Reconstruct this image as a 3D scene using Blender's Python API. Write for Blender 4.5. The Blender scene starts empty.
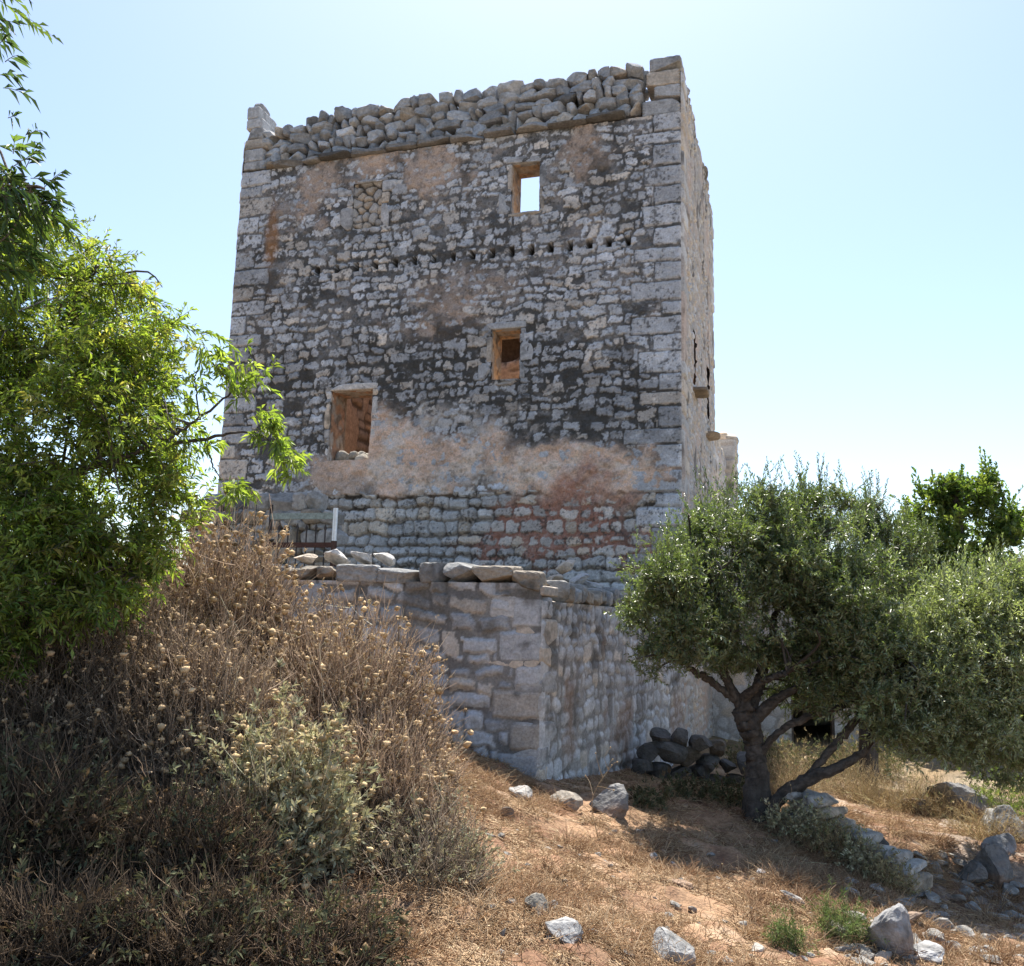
import bpy, bmesh, math, random
import numpy as np
from mathutils import Matrix, Vector
scene = bpy.context.scene
COL = scene.collection

# ---------------------------------------------------------------- camera, sky, sun, exposure
F, PITCH, ROLL = 911.0, math.radians(8.99), math.radians(1.53)
FWD = np.array([0, math.cos(PITCH), math.sin(PITCH)])
UP0 = np.array([0, -math.sin(PITCH), math.cos(PITCH)])
RI0 = np.array([1.0, 0, 0])
RI = RI0 * math.cos(ROLL) + UP0 * math.sin(ROLL)
UP = UP0 * math.cos(ROLL) - RI0 * math.sin(ROLL)
cam_data = bpy.data.cameras.new("camera")
cam_data.sensor_fit = 'HORIZONTAL'; cam_data.sensor_width = 36.0
cam_data.lens = F / 1024 * 36.0
cam_data.clip_start = 0.05; cam_data.clip_end = 8000
cam = bpy.data.objects.new("camera", cam_data); COL.objects.link(cam)
M4 = Matrix.Identity(4)
for r in range(3):
    M4[r][0] = RI[r]; M4[r][1] = UP[r]; M4[r][2] = -FWD[r]
cam.matrix_world = M4
scene.camera = cam

SUN_EL, SUN_AZ = math.radians(63.5), math.radians(3)      # azimuth from +Y towards +X
S = np.array([math.sin(SUN_AZ) * math.cos(SUN_EL), math.cos(SUN_AZ) * math.cos(SUN_EL), math.sin(SUN_EL)])
world = bpy.data.worlds.new("World"); scene.world = world; world.use_nodes = True
nt = world.node_tree
for n in list(nt.nodes): nt.nodes.remove(n)
sky = nt.nodes.new('ShaderNodeTexSky'); sky.sky_type = 'NISHITA'; sky.sun_disc = False
sky.sun_elevation = SUN_EL; sky.sun_rotation = SUN_AZ
sky.altitude = 200; sky.air_density = 1.0; sky.dust_density = 1.05; sky.ozone_density = 0.6
bg = nt.nodes.new('ShaderNodeBackground'); bg.inputs['Strength'].default_value = 0.11
wo = nt.nodes.new('ShaderNodeOutputWorld')
nt.links.new(sky.outputs[0], bg.inputs[0]); nt.links.new(bg.outputs[0], wo.inputs[0])
sun_data = bpy.data.lights.new("sun", 'SUN'); sun_data.energy = 5.0; sun_data.angle = math.radians(0.5)
sun_data.color = (1.0, 0.94, 0.85)
sun = bpy.data.objects.new("sun", sun_data); COL.objects.link(sun)
sun.rotation_euler = Vector(S).to_track_quat('Z', 'Y').to_euler()
scene.view_settings.view_transform = 'Standard'; scene.view_settings.look = 'None'
scene.view_settings.exposure = 1.15; scene.view_settings.gamma = 1.0
scene.view_settings.use_curve_mapping = False

# ---------------------------------------------------------------- helpers
def ray(px, py): return RI * (px - 512) / F + UP * (483 - py) / F + FWD
def at(px, py, Y):
    d = ray(px, py); return d * (Y / d[1])
def hit(px, py, P, n):
    d = ray(px, py); return d * (P @ n) / (d @ n)

def lattice(seed, n=64):
    return np.random.default_rng(seed).random((n, n))
def vnoise(u, v, seed):
    L = lattice(seed); n = L.shape[0]
    iu = np.floor(u).astype(int); iv = np.floor(v).astype(int)
    fu = u - iu; fv = v - iv
    fu = fu * fu * (3 - 2 * fu); fv = fv * fv * (3 - 2 * fv)
    a = L[iu % n, iv % n]; b = L[(iu + 1) % n, iv % n]; c = L[iu % n, (iv + 1) % n]; d = L[(iu + 1) % n, (iv + 1) % n]
    return (a * (1 - fu) + b * fu) * (1 - fv) + (c * (1 - fu) + d * fu) * fv
def fbm(u, v, seed, octs=4):
    s = 0; amp = 0.5; tot = 0
    for i in range(octs):
        s = s + amp * vnoise(u * 2 ** i + 17.3 * i, v * 2 ** i + 5.1 * i, seed + i); tot += amp; amp *= 0.5
    return s / tot            # 0..1, mean .5
def sstep(a, b, x):
    t = np.clip((x - a) / (b - a), 0, 1); return t * t * (3 - 2 * t)
def norm(a): return a / np.maximum(np.linalg.norm(a, axis=-1, keepdims=True), 1e-9)

class MB:
    """collects vertex / face / colour arrays and links them as one mesh object"""
    def __init__(s): s.v = []; s.f = []; s.c = []; s.n = 0; s.m = []
    def add(s, v, f, c=(0.5, 0.5, 0.5), mi=0):
        v = np.asarray(v, float).reshape(-1, 3); f = np.asarray(f, int)
        c = np.asarray(c, float)
        if c.ndim == 1: c = np.tile(c, (len(v), 1))
        s.v.append(v); s.f.append(f + s.n); s.c.append(c); s.m.append(mi); s.n += len(v)
    def mesh(s, name, mats, smooth=True):
        me = bpy.data.meshes.new(name)
        v = np.concatenate(s.v); c = np.concatenate(s.c)
        li = np.concatenate([f.ravel() for f in s.f])
        cnt = np.concatenate([np.full(len(f), f.shape[1]) for f in s.f])
        mi = np.concatenate([np.full(len(f), m) for f, m in zip(s.f, s.m)])
        me.vertices.add(len(v)); me.vertices.foreach_set('co', v.astype(np.float32).ravel())
        me.loops.add(len(li)); me.loops.foreach_set('vertex_index', li.astype(np.int32))
        me.polygons.add(len(cnt))
        st = np.concatenate([[0], np.cumsum(cnt)[:-1]])
        me.polygons.foreach_set('loop_start', st.astype(np.int32))
        me.polygons.foreach_set('loop_total', cnt.astype(np.int32))
        me.polygons.foreach_set('use_smooth', np.full(len(cnt), smooth))
        for m in (mats if isinstance(mats, (list, tuple)) else [mats]): me.materials.append(m)
        me.polygons.foreach_set('material_index', mi.astype(np.int32))
        ca = me.color_attributes.new('Col', 'FLOAT_COLOR', 'POINT')
        ca.data.foreach_set('color', np.concatenate([c, np.ones((len(c), 1))], 1).astype(np.float32).ravel())
        me.update(calc_edges=True); me.validate()
        return me
    def build(s, name, mats, parent=None, smooth=True):
        o = bpy.data.objects.new(name, s.mesh(name, mats, smooth)); COL.objects.link(o)
        if parent is not None:
            o.parent = parent
            o.matrix_parent_inverse = Matrix.Translation(-Vector(parent.location))
        return o

def tag(o, label=None, cat=None, group=None, kind=None):
    if label: o['label'] = label
    if cat: o['category'] = cat
    if group: o['group'] = group
    if kind: o['kind'] = kind
    return o
def thing(name, label, cat, loc=(0, 0, 0), group=None):
    o = bpy.data.objects.new(name, None); COL.objects.link(o); o.location = loc; o.empty_display_size = 0.2
    return tag(o, label, cat, group)

def surf_mat(name, rough=0.9, nscale=55, namp=0.25, bump=0.35, bscale=80, bdist=0.01, spec=0.2, extra=None, mid=7.0, midamp=.12):
    m = bpy.data.materials.new(name); m.use_nodes = True; t = m.node_tree; N = t.nodes; Lk = t.links
    b = N['Principled BSDF']; b.inputs['Roughness'].default_value = rough; b.inputs['Specular IOR Level'].default_value = spec
    at_ = N.new('ShaderNodeAttribute'); at_.attribute_name = 'Col'
    tc = N.new('ShaderNodeTexCoord')
    n1 = N.new('ShaderNodeTexNoise'); n1.inputs['Scale'].default_value = nscale; n1.inputs['Detail'].default_value = 5; n1.inputs['Roughness'].default_value = .65
    Lk.new(tc.outputs['Object'], n1.inputs['Vector'])
    mr = N.new('ShaderNodeMapRange'); mr.inputs['From Min'].default_value = .3; mr.inputs['From Max'].default_value = .7
    mr.inputs['To Min'].default_value = 1 - namp; mr.inputs['To Max'].default_value = 1 + namp
    Lk.new(n1.outputs['Fac'], mr.inputs['Value'])
    n3 = N.new('ShaderNodeTexNoise'); n3.inputs['Scale'].default_value = mid; n3.inputs['Detail'].default_value = 4
    Lk.new(tc.outputs['Object'], n3.inputs['Vector'])
    mr2 = N.new('ShaderNodeMapRange'); mr2.inputs['From Min'].default_value = .3; mr2.inputs['From Max'].default_value = .7
    mr2.inputs['To Min'].default_value = 1 - midamp; mr2.inputs['To Max'].default_value = 1 + midamp
    Lk.new(n3.outputs['Fac'], mr2.inputs['Value'])
    mu = N.new('ShaderNodeMath'); mu.operation = 'MULTIPLY'; Lk.new(mr.outputs[0], mu.inputs[0]); Lk.new(mr2.outputs[0], mu.inputs[1])
    mx = N.new('ShaderNodeVectorMath'); mx.operation = 'SCALE'
    Lk.new(at_.outputs['Color'], mx.inputs[0]); Lk.new(mu.outputs[0], mx.inputs['Scale'])
    Lk.new(mx.outputs[0], b.inputs['Base Color'])
    n2 = N.new('ShaderNodeTexNoise'); n2.inputs['Scale'].default_value = bscale; n2.inputs['Detail'].default_value = 6; n2.inputs['Roughness'].default_value = .6
    Lk.new(tc.outputs['Object'], n2.inputs['Vector'])
    bp = N.new('ShaderNodeBump'); bp.inputs['Strength'].default_value = bump; bp.inputs['Distance'].default_value = bdist
    Lk.new(n2.outputs['Fac'], bp.inputs['Height']); Lk.new(bp.outputs[0], b.inputs['Normal'])
    return m
def leaf_mat(name, trans=0.35, rough=0.45, under=None, spec=.35, tint=(1.9, 2.0, .8)):
    m = bpy.data.materials.new(name); m.use_nodes = True; t = m.node_tree; N = t.nodes; Lk = t.links
    b = N['Principled BSDF']; b.inputs['Roughness'].default_value = rough; b.inputs['Specular IOR Level'].default_value = spec
    at_ = N.new('ShaderNodeAttribute'); at_.attribute_name = 'Col'
    src = at_.outputs['Color']
    if under:
        g = N.new('ShaderNodeNewGeometry'); mx = N.new('ShaderNodeMix'); mx.data_type = 'RGBA'
        Lk.new(g.outputs['Backfacing'], mx.inputs['Factor']); Lk.new(at_.outputs['Color'], mx.inputs['A'])
        mx.inputs['B'].default_value = (*under, 1); src = mx.outputs['Result']
    Lk.new(src, b.inputs['Base Color'])
    tr = N.new('ShaderNodeBsdfTranslucent')
    sc = N.new('ShaderNodeMix'); sc.data_type = 'RGBA'; sc.blend_type = 'MULTIPLY'; sc.inputs['Factor'].default_value = 1
    Lk.new(at_.outputs['Color'], sc.inputs['A']); sc.inputs['B'].default_value = (*tint, 1)
    Lk.new(sc.outputs['Result'], tr.inputs['Color'])
    ms = N.new('ShaderNodeMixShader'); ms.inputs[0].default_value = trans
    Lk.new(b.outputs[0], ms.inputs[1]); Lk.new(tr.outputs[0], ms.inputs[2])
    Lk.new(ms.outputs[0], N['Material Output'].inputs['Surface'])
    return m

MAT = dict(
    wall=surf_mat('old_masonry', nscale=38, namp=.28, bump=.5, bdist=.015),
    stone=surf_mat('limestone', nscale=22, namp=.30, bump=.6, bscale=45, bdist=.02),
    plaster=surf_mat('ochre_plaster', nscale=14, namp=.22, bump=.4, bscale=40, bdist=.015),
    earth=surf_mat('dry_red_earth', nscale=30, namp=.35, bump=.8, bscale=60, bdist=.02, mid=2.0, midamp=.25),
    bark=surf_mat('bark', nscale=30, namp=.35, bump=.8, bscale=50, bdist=.02),
    straw=leaf_mat('straw', trans=.2, rough=.7, spec=.15, tint=(1.3, 1.2, 1.0)),
    olive=leaf_mat('olive_leaf', trans=.28, rough=.34, under=(.19, .215, .125), spec=.6, tint=(1.7, 1.9, .75)),
    leaf=leaf_mat('green_leaf', trans=.42, rough=.45),
    dryleaf=leaf_mat('felted_leaf', trans=.25, rough=.8, spec=.1, tint=(1.25, 1.2, .95)),
    twig=surf_mat('dry_twig', nscale=40, namp=.3, bump=.2),
    zinc=surf_mat('galvanised_steel', rough=.45, nscale=20, namp=.12, bump=.1, spec=.5),
    rust=surf_mat('rusty_steel', rough=.8, nscale=30, namp=.35, bump=.4),
    dark=surf_mat('dark_wood', rough=.9, nscale=20, namp=.3, bump=.3),
)
MAT['zinc'].node_tree.nodes['Principled BSDF'].inputs['Metallic'].default_value = .7

# unit spheres for stones
def ico(sub):
    bm = bmesh.new(); bmesh.ops.create_icosphere(bm, subdivisions=sub, radius=1)
    v = np.array([x.co[:] for x in bm.verts]); f = np.array([[q.index for q in p.verts] for p in bm.faces]); bm.free()
    return v, f
ICO = {k: ico(k) for k in (1, 2, 3, 4)}
def snoise3(p, rng, k=3.0, n=6):
    s = np.zeros(len(p))
    for i in range(n):
        kv = rng.normal(size=3) * k * (1 + i * .5); s += np.sin(p @ kv + rng.random() * 6.28) / (1 + i * .5)
    return s / 2.5
def stone_verts(rng, size, sub=3, box=4.0, cuts=7, rough=.05, cutmin=.62):
    """one angular stone, size = full extents"""
    v, f = ICO[sub]
    p = v / (np.abs(v) ** box).sum(1, keepdims=True) ** (1 / box)
    for i in range(cuts):
        n = norm(rng.normal(size=3)); d = rng.uniform(cutmin, .98) * (1.0 if box < 3 else 1.15)
        over = np.maximum(p @ n - d, 0); p = p - over[:, None] * n * .98
    p = p * (1 + rough * snoise3(v, rng, 2.2)[:, None] + rough * .5 * snoise3(v, rng, 6.0)[:, None] + (rough * .35 * snoise3(v, rng, 15.0, 8)[:, None] if sub > 2 else 0))
    return p * (np.array(size) / 2), f
def rotm(ax, ang):
    return np.array(Matrix.Rotation(ang, 3, Vector(ax)))
def rand_rot(rng, tilt=.15, yaw=6.28):
    return rotm((0, 0, 1), rng.uniform(-.5, .5) * yaw) @ rotm((1, 0, 0), rng.normal() * tilt) @ rotm((0, 1, 0), rng.normal() * tilt)
def stone_col(rng, base=(.36, .355, .35), var=.18, warm=.25):
    c = np.array(base) * (1 + rng.normal() * var)
    if rng.random() < warm: c = c * np.array([1.12, .98, .82])
    return np.clip(c, .05, .75)
def lichen(p, rng, c, amt=.5, dark=(.07, .07, .065)):
    m = sstep(.15, .7, snoise3(p, rng, 5.0, 7) * .8 + .1)[:, None] * amt
    return c * (1 - m) + np.array(dark) * m

# tubes
def tube(mb, pts, rad, sides=6, c=(.2, .17, .14), cap=False, jit=0, rng=None):
    pts = np.asarray(pts, float); rad = np.broadcast_to(np.asarray(rad, float), (len(pts),))
    t = norm(np.gradient(pts, axis=0)); a = np.array([0.31, .17, .93])
    x = norm(np.cross(t, a)); y = np.cross(t, x)
    th = np.linspace(0, 2 * np.pi, sides, endpoint=False)
    rr = rad[:, None] * np.ones(sides)
    if jit: rr = rr * (1 + jit * rng.normal(size=rr.shape))
    v = pts[:, None, :] + rr[..., None] * (np.cos(th)[None, :, None] * x[:, None, :] + np.sin(th)[None, :, None] * y[:, None, :])
    n = len(pts); i = np.arange(n - 1)[:, None] * sides; j = np.arange(sides)[None, :]; k = (j + 1) % sides
    f = np.stack([i + j, i + k, i + sides + k, i + sides + j], -1).reshape(-1, 4)
    mb.add(v.reshape(-1, 3), f, c)
    if cap:
        for q in (0, n - 1):
            idx = np.arange(sides)
            vv = np.concatenate([v[q], pts[q][None]])
            ff = np.stack([idx, (idx + 1) % sides, np.full(sides, sides)], 1)
            mb.add(vv, ff, c if np.ndim(c) == 1 else c[0])
def tubes(mb, P, R, sides=3, c=None):
    """many thin tubes at once: P (N,K,3), R (N,K)"""
    N, K, _ = P.shape
    t = norm(np.gradient(P, axis=1)); a = np.array([0.37, .81, .45])
    x = norm(np.cross(t, a)); y = np.cross(t, x)
    th = np.linspace(0, 2 * np.pi, sides, endpoint=False)
    v = P[:, :, None, :] + R[:, :, None, None] * (np.cos(th)[None, None, :, None] * x[:, :, None] + np.sin(th)[None, None, :, None] * y[:, :, None])
    base = (np.arange(N) * K * sides)[:, None, None] + (np.arange(K - 1) * sides)[None, :, None]
    j = np.arange(sides)[None, None]; k = (j + 1) % sides
    f = np.stack([base + j, base + k, base + sides + k, base + sides + j], -1).reshape(-1, 4)
    cc = np.repeat(c, K * sides, axis=0) if c is not None and np.ndim(c) == 2 else (c if c is not None else (.2, .17, .14))
    mb.add(v.reshape(-1, 3), f, cc)
def smooth_path(pts, n=24):
    pts = np.asarray(pts, float); t = np.linspace(0, len(pts) - 1, n)
    out = []
    for q in t:
        i = min(int(q), len(pts) - 2); f = q - i
        p0 = pts[max(i - 1, 0)]; p1 = pts[i]; p2 = pts[i + 1]; p3 = pts[min(i + 2, len(pts) - 1)]
        out.append(.5 * ((2 * p1) + (-p0 + p2) * f + (2 * p0 - 5 * p1 + 4 * p2 - p3) * f * f + (-p0 + 3 * p1 - 3 * p2 + p3) * f ** 3))
    return np.array(out)
def box_faces():
    return np.array([[0, 3, 2, 1], [4, 5, 6, 7], [0, 1, 5, 4], [1, 2, 6, 5], [2, 3, 7, 6], [3, 0, 4, 7]])
def box(mb, o, ax, ay, az, c):
    """box from corner o along three vectors"""
    o = np.array(o, float); v = [o, o + ax, o + ax + ay, o + ay]; v = v + [q + az for q in v]
    mb.add(v, box_faces(), c)
# ---------------------------------------------------------------- masonry
def layout(U, Z, rows, seed, wmin, wmax, warp=.03, wscale=3.0, gap=.012, rnd=.05, quoin=None, W=None):
    """coursed rubble: returns stone id, signed distance inside the stone, random per stone"""
    rng = np.random.default_rng(seed)
    zu = Z + warp * (fbm(U * wscale, Z * wscale, seed + 50, 3) - .5) * 2 + warp * .35 * (fbm(U * wscale * 5, Z * wscale * 5, seed + 55, 2) - .5) * 2 \
         + .10 * (fbm(U * .45, Z * .3, seed + 70, 2) - .5)
    uu = U + warp * 1.3 * (fbm(U * wscale, Z * wscale, seed + 60, 3) - .5) * 2 + warp * .4 * (fbm(U * wscale * 5, Z * wscale * 5, seed + 65, 2) - .5) * 2
    ri = np.clip(np.searchsorted(rows, zu) - 1, 0, len(rows) - 2)
    z0 = rows[ri]; z1 = rows[ri + 1]
    u0 = np.zeros_like(U); u1 = np.zeros_like(U); sid = np.zeros(U.shape, int); ext = U.max()
    base = 0
    for r in range(len(rows) - 1):
        m = ri == r
        h = rows[r + 1] - rows[r]
        b = [-.4 - rng.random() * wmax]
        while b[-1] < ext + .5: b.append(b[-1] + rng.uniform(wmin, wmax) * (.7 + h * 2))
        b = np.array(b)
        if quoin is not None:                     # dressed corner blocks, long and short in turn
            q0 = quoin[0] if r % 2 else quoin[1]; q1 = quoin[1] if r % 2 else quoin[0]
            q0 *= rng.uniform(.85, 1.15); q1 *= rng.uniform(.85, 1.15)
            b = np.concatenate([[-.03, q0], b[(b > q0 + wmin * .6) & (b < W - q1 - wmin * .6)], [W - q1, W + .03]])
        if m.any():
            i = np.clip(np.searchsorted(b, uu[m]) - 1, 0, len(b) - 2)
            u0[m] = b[i]; u1[m] = b[i + 1]; sid[m] = base + i
        base += len(b)
    n = base + 5
    R = rng.random((n, 8))
    g = gap * (.6 + 1.6 * R[sid, 0])
    # some stones do not fill their course
    hz = (z1 - z0) / 2; cz = (z0 + z1) / 2 + (R[sid, 1] - .5) * .25 * hz; hz = hz * (1 - .25 * R[sid, 2] * (R[sid, 2] > .3))
    hu = (u1 - u0) / 2; cu = (u0 + u1) / 2
    hx = np.maximum(hu - g, .015); hy = np.maximum(hz - g, .012)
    rad = np.minimum(np.minimum(hx, hy) * .9, rnd * (.5 + R[sid, 3]))
    qx = np.abs(uu - cu) - (hx - rad); qy = np.abs(zu - cz) - (hy - rad)
    d = -(np.hypot(np.maximum(qx, 0), np.maximum(qy, 0)) + np.minimum(np.maximum(qx, qy), 0) - rad)
    tilt = ((uu - cu) / np.maximum(hu, .02)) * (R[sid, 4] - .5) + ((zu - cz) / np.maximum(hz, .02)) * (R[sid, 5] - .65)
    return sid, d, R[sid], tilt
def vlayout(U, Z, cw, ch, seed, jit=.36, warp=.03, drop=.22, gap=.012):
    """irregular rubble: cells of jittered, roughly coursed seeds; same outputs as layout()"""
    rng = np.random.default_rng(seed)
    zz = Z + warp * (fbm(U * 3.5, Z * 3.5, seed + 50, 3) - .5) * 2 + warp * .6 * (fbm(U * 16, Z * 16, seed + 55, 3) - .5) * 2 + .16 * (fbm(U * .5, Z * .4, seed + 70, 2) - .5)
    uu = U + warp * (fbm(U * 3.5, Z * 3.5, seed + 60, 3) - .5) * 2 + warp * .6 * (fbm(U * 16, Z * 16, seed + 65, 3) - .5) * 2
    x = uu / cw + 4; y = zz / ch + 4 - Z.min() / ch
    nx, ny = int(x.max()) + 8, int(y.max()) + 8
    sx = np.arange(nx)[None] + rng.random((ny, 1)) + (rng.random((ny, nx)) - .5) * 2 * jit * 1.25
    sy = np.arange(ny)[:, None] + .5 + (rng.random((ny, nx)) - .5) * 2 * jit
    alive = rng.random((ny, nx)) > drop
    ix = np.floor(x).astype(int); iy = np.floor(y).astype(int)
    best = np.full(U.shape, 1e9); bx = np.zeros_like(U); by = np.zeros_like(U); bid = np.zeros(U.shape, int)
    offs = [(a, b) for a in range(-3, 3) for b in (-2, -1, 0, 1, 2)]
    for a, b in offs:
        jx = np.clip(ix + a, 0, nx - 1); jy = np.clip(iy + b, 0, ny - 1)
        px = sx[jy, jx]; py = sy[jy, jx]; d = (px - x) ** 2 + (py - y) ** 2 + np.where(alive[jy, jx], 0, 1e3)
        m = d < best; best = np.where(m, d, best); bx = np.where(m, px, bx); by = np.where(m, py, by); bid = np.where(m, jy * nx + jx, bid)
    dist = np.full(U.shape, 1e9)
    for a, b in offs:
        jx = np.clip(ix + a, 0, nx - 1); jy = np.clip(iy + b, 0, ny - 1)
        px = sx[jy, jx]; py = sy[jy, jx]; ok = alive[jy, jx] & ((jy * nx + jx) != bid)
        ex = (px - bx); ey = (py - by); L = np.hypot(ex * cw, ey * ch) + 1e-9
        # distance to the bisector, in metres
        dd = (((bx + px) / 2 - x) * ex * cw * cw + ((by + py) / 2 - y) * ey * ch * ch) / L
        dd = np.where(ok, dd, 1e9)
        dist = np.where(dd < 1e8, -.014 * np.log(np.exp(-np.clip(dist, -.1, 1) / .014) + np.exp(-np.clip(dd, -.1, 1) / .014)), dist)
    R = rng.random((ny * nx, 8))[bid]
    d = dist - gap * (.3 + 1.7 * R[..., 0])
    tilt = (x - bx) * (R[..., 4] - .5) + (y - by) * (R[..., 5] - .65)
    return bid, d, R, np.clip(tilt, -1, 1)
def add_quoins(U, Z, W, sid, d, R, tilt, seed, q0=(.8, .42), q1=(.42, .7)):
    """dressed corner blocks, long and short in turn, laid over a rubble layout"""
    rng = np.random.default_rng(seed)
    rows = make_rows(Z.min() - .2, Z.max() + .4, rng, .22, .40); n = len(rows)
    zw = Z + .02 * (fbm(U * 4, Z * 4, seed, 3) - .5) * 2; uw = U + .02 * (fbm(U * 5, Z * 5, seed + 4, 3) - .5) * 2
    r = np.clip(np.searchsorted(rows, zw) - 1, 0, n - 2)
    RR = rng.random((2, n, 8)); jit = rng.uniform(.75, 1.2, (2, n))
    wl = np.where(np.arange(n) % 2 == 0, q0[0], q0[1]) * jit[0]; wr = np.where(np.arange(n) % 2 == 0, q1[0], q1[1]) * jit[1]
    for side in (0, 1):
        w = (wl, wr)[side][r]; x = uw if side == 0 else W - uw
        hz = (rows[r + 1] - rows[r]) / 2 * (1 - .12 * RR[side][r][..., 1]); cz = (rows[r + 1] + rows[r]) / 2
        rad = .03
        qx = np.abs(x + .05 - (w + .05) / 2) - ((w + .05) / 2 - .012 - rad); qy = np.abs(zw - cz) - (hz - .007 - rad)
        dq = -(np.hypot(np.maximum(qx, 0), np.maximum(qy, 0)) + np.minimum(np.maximum(qx, qy), 0) - rad)
        m = (x < w)
        d = np.where(m, dq, np.minimum(d, (x - w) )); 
        R = np.where(m[..., None], RR[side][r], R); tilt = np.where(m, 0, tilt)
        sid = np.where(m, 900000 + side * 1000 + r, sid)
    return sid, d, R, tilt
def clayout(U, Z, rows, seed, wmin=.13, wmax=.44, warp=.03, miss=.10):
    """roughly coursed rubble of ragged, slightly tilted stones, some missing"""
    rng = np.random.default_rng(seed)
    zu = Z + .17 * (fbm(U * .55, Z * .35, seed + 70, 3) - .5) + .05 * (fbm(U * 2.6, Z * 2.6, seed + 50, 2) - .5) * 2
    uu = U + .05 * (fbm(U * 2.6, Z * 2.6, seed + 60, 2) - .5) * 2
    wz = warp * (fbm(U * 9, Z * 9, seed + 51, 2) - .5) * 2 + warp * .75 * (fbm(U * 24, Z * 24, seed + 55, 2) - .5) * 2
    wu = warp * 1.3 * (fbm(U * 9, Z * 9, seed + 61, 2) - .5) * 2 + warp * .75 * (fbm(U * 24, Z * 24, seed + 65, 2) - .5) * 2
    best = np.full(U.shape, -1.0); sid = np.zeros(U.shape, int); tilt = np.zeros_like(U); RR = np.zeros(U.shape + (8,))
    for r in range(len(rows) - 1):
        h = rows[r + 1] - rows[r]; zc = (rows[r] + rows[r + 1]) / 2
        m = np.abs(zu - zc) < h * 1.0
        if not m.any(): continue
        x = uu[m]; y = zu[m]; ax_ = wu[m]; ay_ = wz[m]
        b = [-.4 - rng.random() * .3]
        while b[-1] < U.max() + .5: b.append(b[-1] + rng.uniform(wmin, wmax) * (.75 if rng.random() < .35 else 1.0) * (.6 + h * 2.4))
        b = np.array(b); n = len(b); R = rng.random((n, 8))
        i = np.clip(np.searchsorted(b, x) - 1, 0, n - 2)
        hw = (b[i + 1] - b[i]) / 2 - .006 - .014 * R[i, 0]; hh = h / 2 * (1.02 - .34 * R[i, 1]) - .004
        hh = np.where(R[i, 7] > .93, hh * 1.5, hh)
        cu = (b[i + 1] + b[i]) / 2; cz = zc + (R[i, 2] - .5) * .32 * h
        an = (R[i, 3] - .5) * .34 * np.minimum(1, .22 / hw)
        dx = x - cu; dy = y - cz
        px = dx * np.cos(an) + dy * np.sin(an) + ax_; py = -dx * np.sin(an) + dy * np.cos(an) + ay_
        py = py + (R[i, 5] - .5) * .35 * hh * px / hw            # wedge shapes
        rad = np.minimum(np.minimum(hw, hh) * .95, .018 + .05 * R[i, 4])
        qx = np.abs(px) - (hw - rad); qy = np.abs(py) - (hh - rad)
        d = -(np.hypot(np.maximum(qx, 0), np.maximum(qy, 0)) + np.minimum(np.maximum(qx, qy), 0) - rad)
        d = np.where(R[i, 6] < miss, -.04, d)
        bm = best[m]; up = d > bm
        best[m] = np.where(up, d, bm); s0 = sid[m]; sid[m] = np.where(up, r * 4000 + i, s0)
        t0 = tilt[m]; tilt[m] = np.where(up, (px / hw) * (R[i, 4] - .5) + (py / hh) * (R[i, 5] - .65), t0)
        r0 = RR[m]; RR[m] = np.where(up[:, None], rng.permuted(R, axis=1)[i], r0)
    return sid, np.maximum(best, -.06), RR, np.clip(tilt, -1, 1)
def make_rows(z0, z1, rng, hmin, hmax):
    r = [z0]
    while r[-1] < z1: r.append(r[-1] + rng.uniform(hmin, hmax))
    return np.array(r)
def grid_add(mb, o, ux, uz, nrm, U, Z, H, C, keep=None):
    nz, nu = U.shape
    v = o + U[..., None] * ux + Z[..., None] * uz + H[..., None] * nrm
    idx = np.arange(nz * nu).reshape(nz, nu)
    f = np.stack([idx[:-1, :-1], idx[:-1, 1:], idx[1:, 1:], idx[1:, :-1]], -1)
    if np.dot(np.cross(ux, uz), nrm) < 0: f = f[..., ::-1]
    f = f.reshape(-1, 4)
    if keep is not None: f = f[keep.ravel()]
    mb.add(v.reshape(-1, 3), f, C.reshape(-1, 3))
def ugrid(u0, u1, z0, z1, res):
    return np.meshgrid(np.linspace(u0, u1, int((u1 - u0) / res) + 1), np.linspace(z0, z1, int((z1 - z0) / res) + 1))
def mix(a, b, m): return a * (1 - m[..., None]) + b * m[..., None]
def K(*c): return np.array(c, float)
def stone_colors(R, base, var=.2, warm=.3):
    c = base * (1 + (R[..., 6:7] - .5) * 2 * var)
    w = (R[..., 7:8] < warm)
    return np.where(w, c * K(1.10, .98, .84), c)

# ---------------------------------------------------------------- the tower
TH = math.radians(17.464)
TP = K(2.67, 14.145, 0)                      # its near corner
TU = K(-math.cos(TH), math.sin(TH), 0)       # along the front, to the left
TV = K(math.sin(TH), math.cos(TH), 0)        # along the right side, to the back
TN = K(-math.sin(TH), -math.cos(TH), 0)      # out of the front
ZA = K(0, 0, 1)
TW, TD, TB, TT = 8.5, 5.75, -2.3, 8.62
def fpx(px, py):                             # a place on the front, from where it shows in the photograph
    X = hit(px, py, TP, TN); return (X - TP) @ TU, X[2]
tower = thing('stone_tower', 'tall ruined grey stone tower house with crumbling parapet and empty window openings', 'tower', tuple(TP + ZA * -.2))

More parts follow.
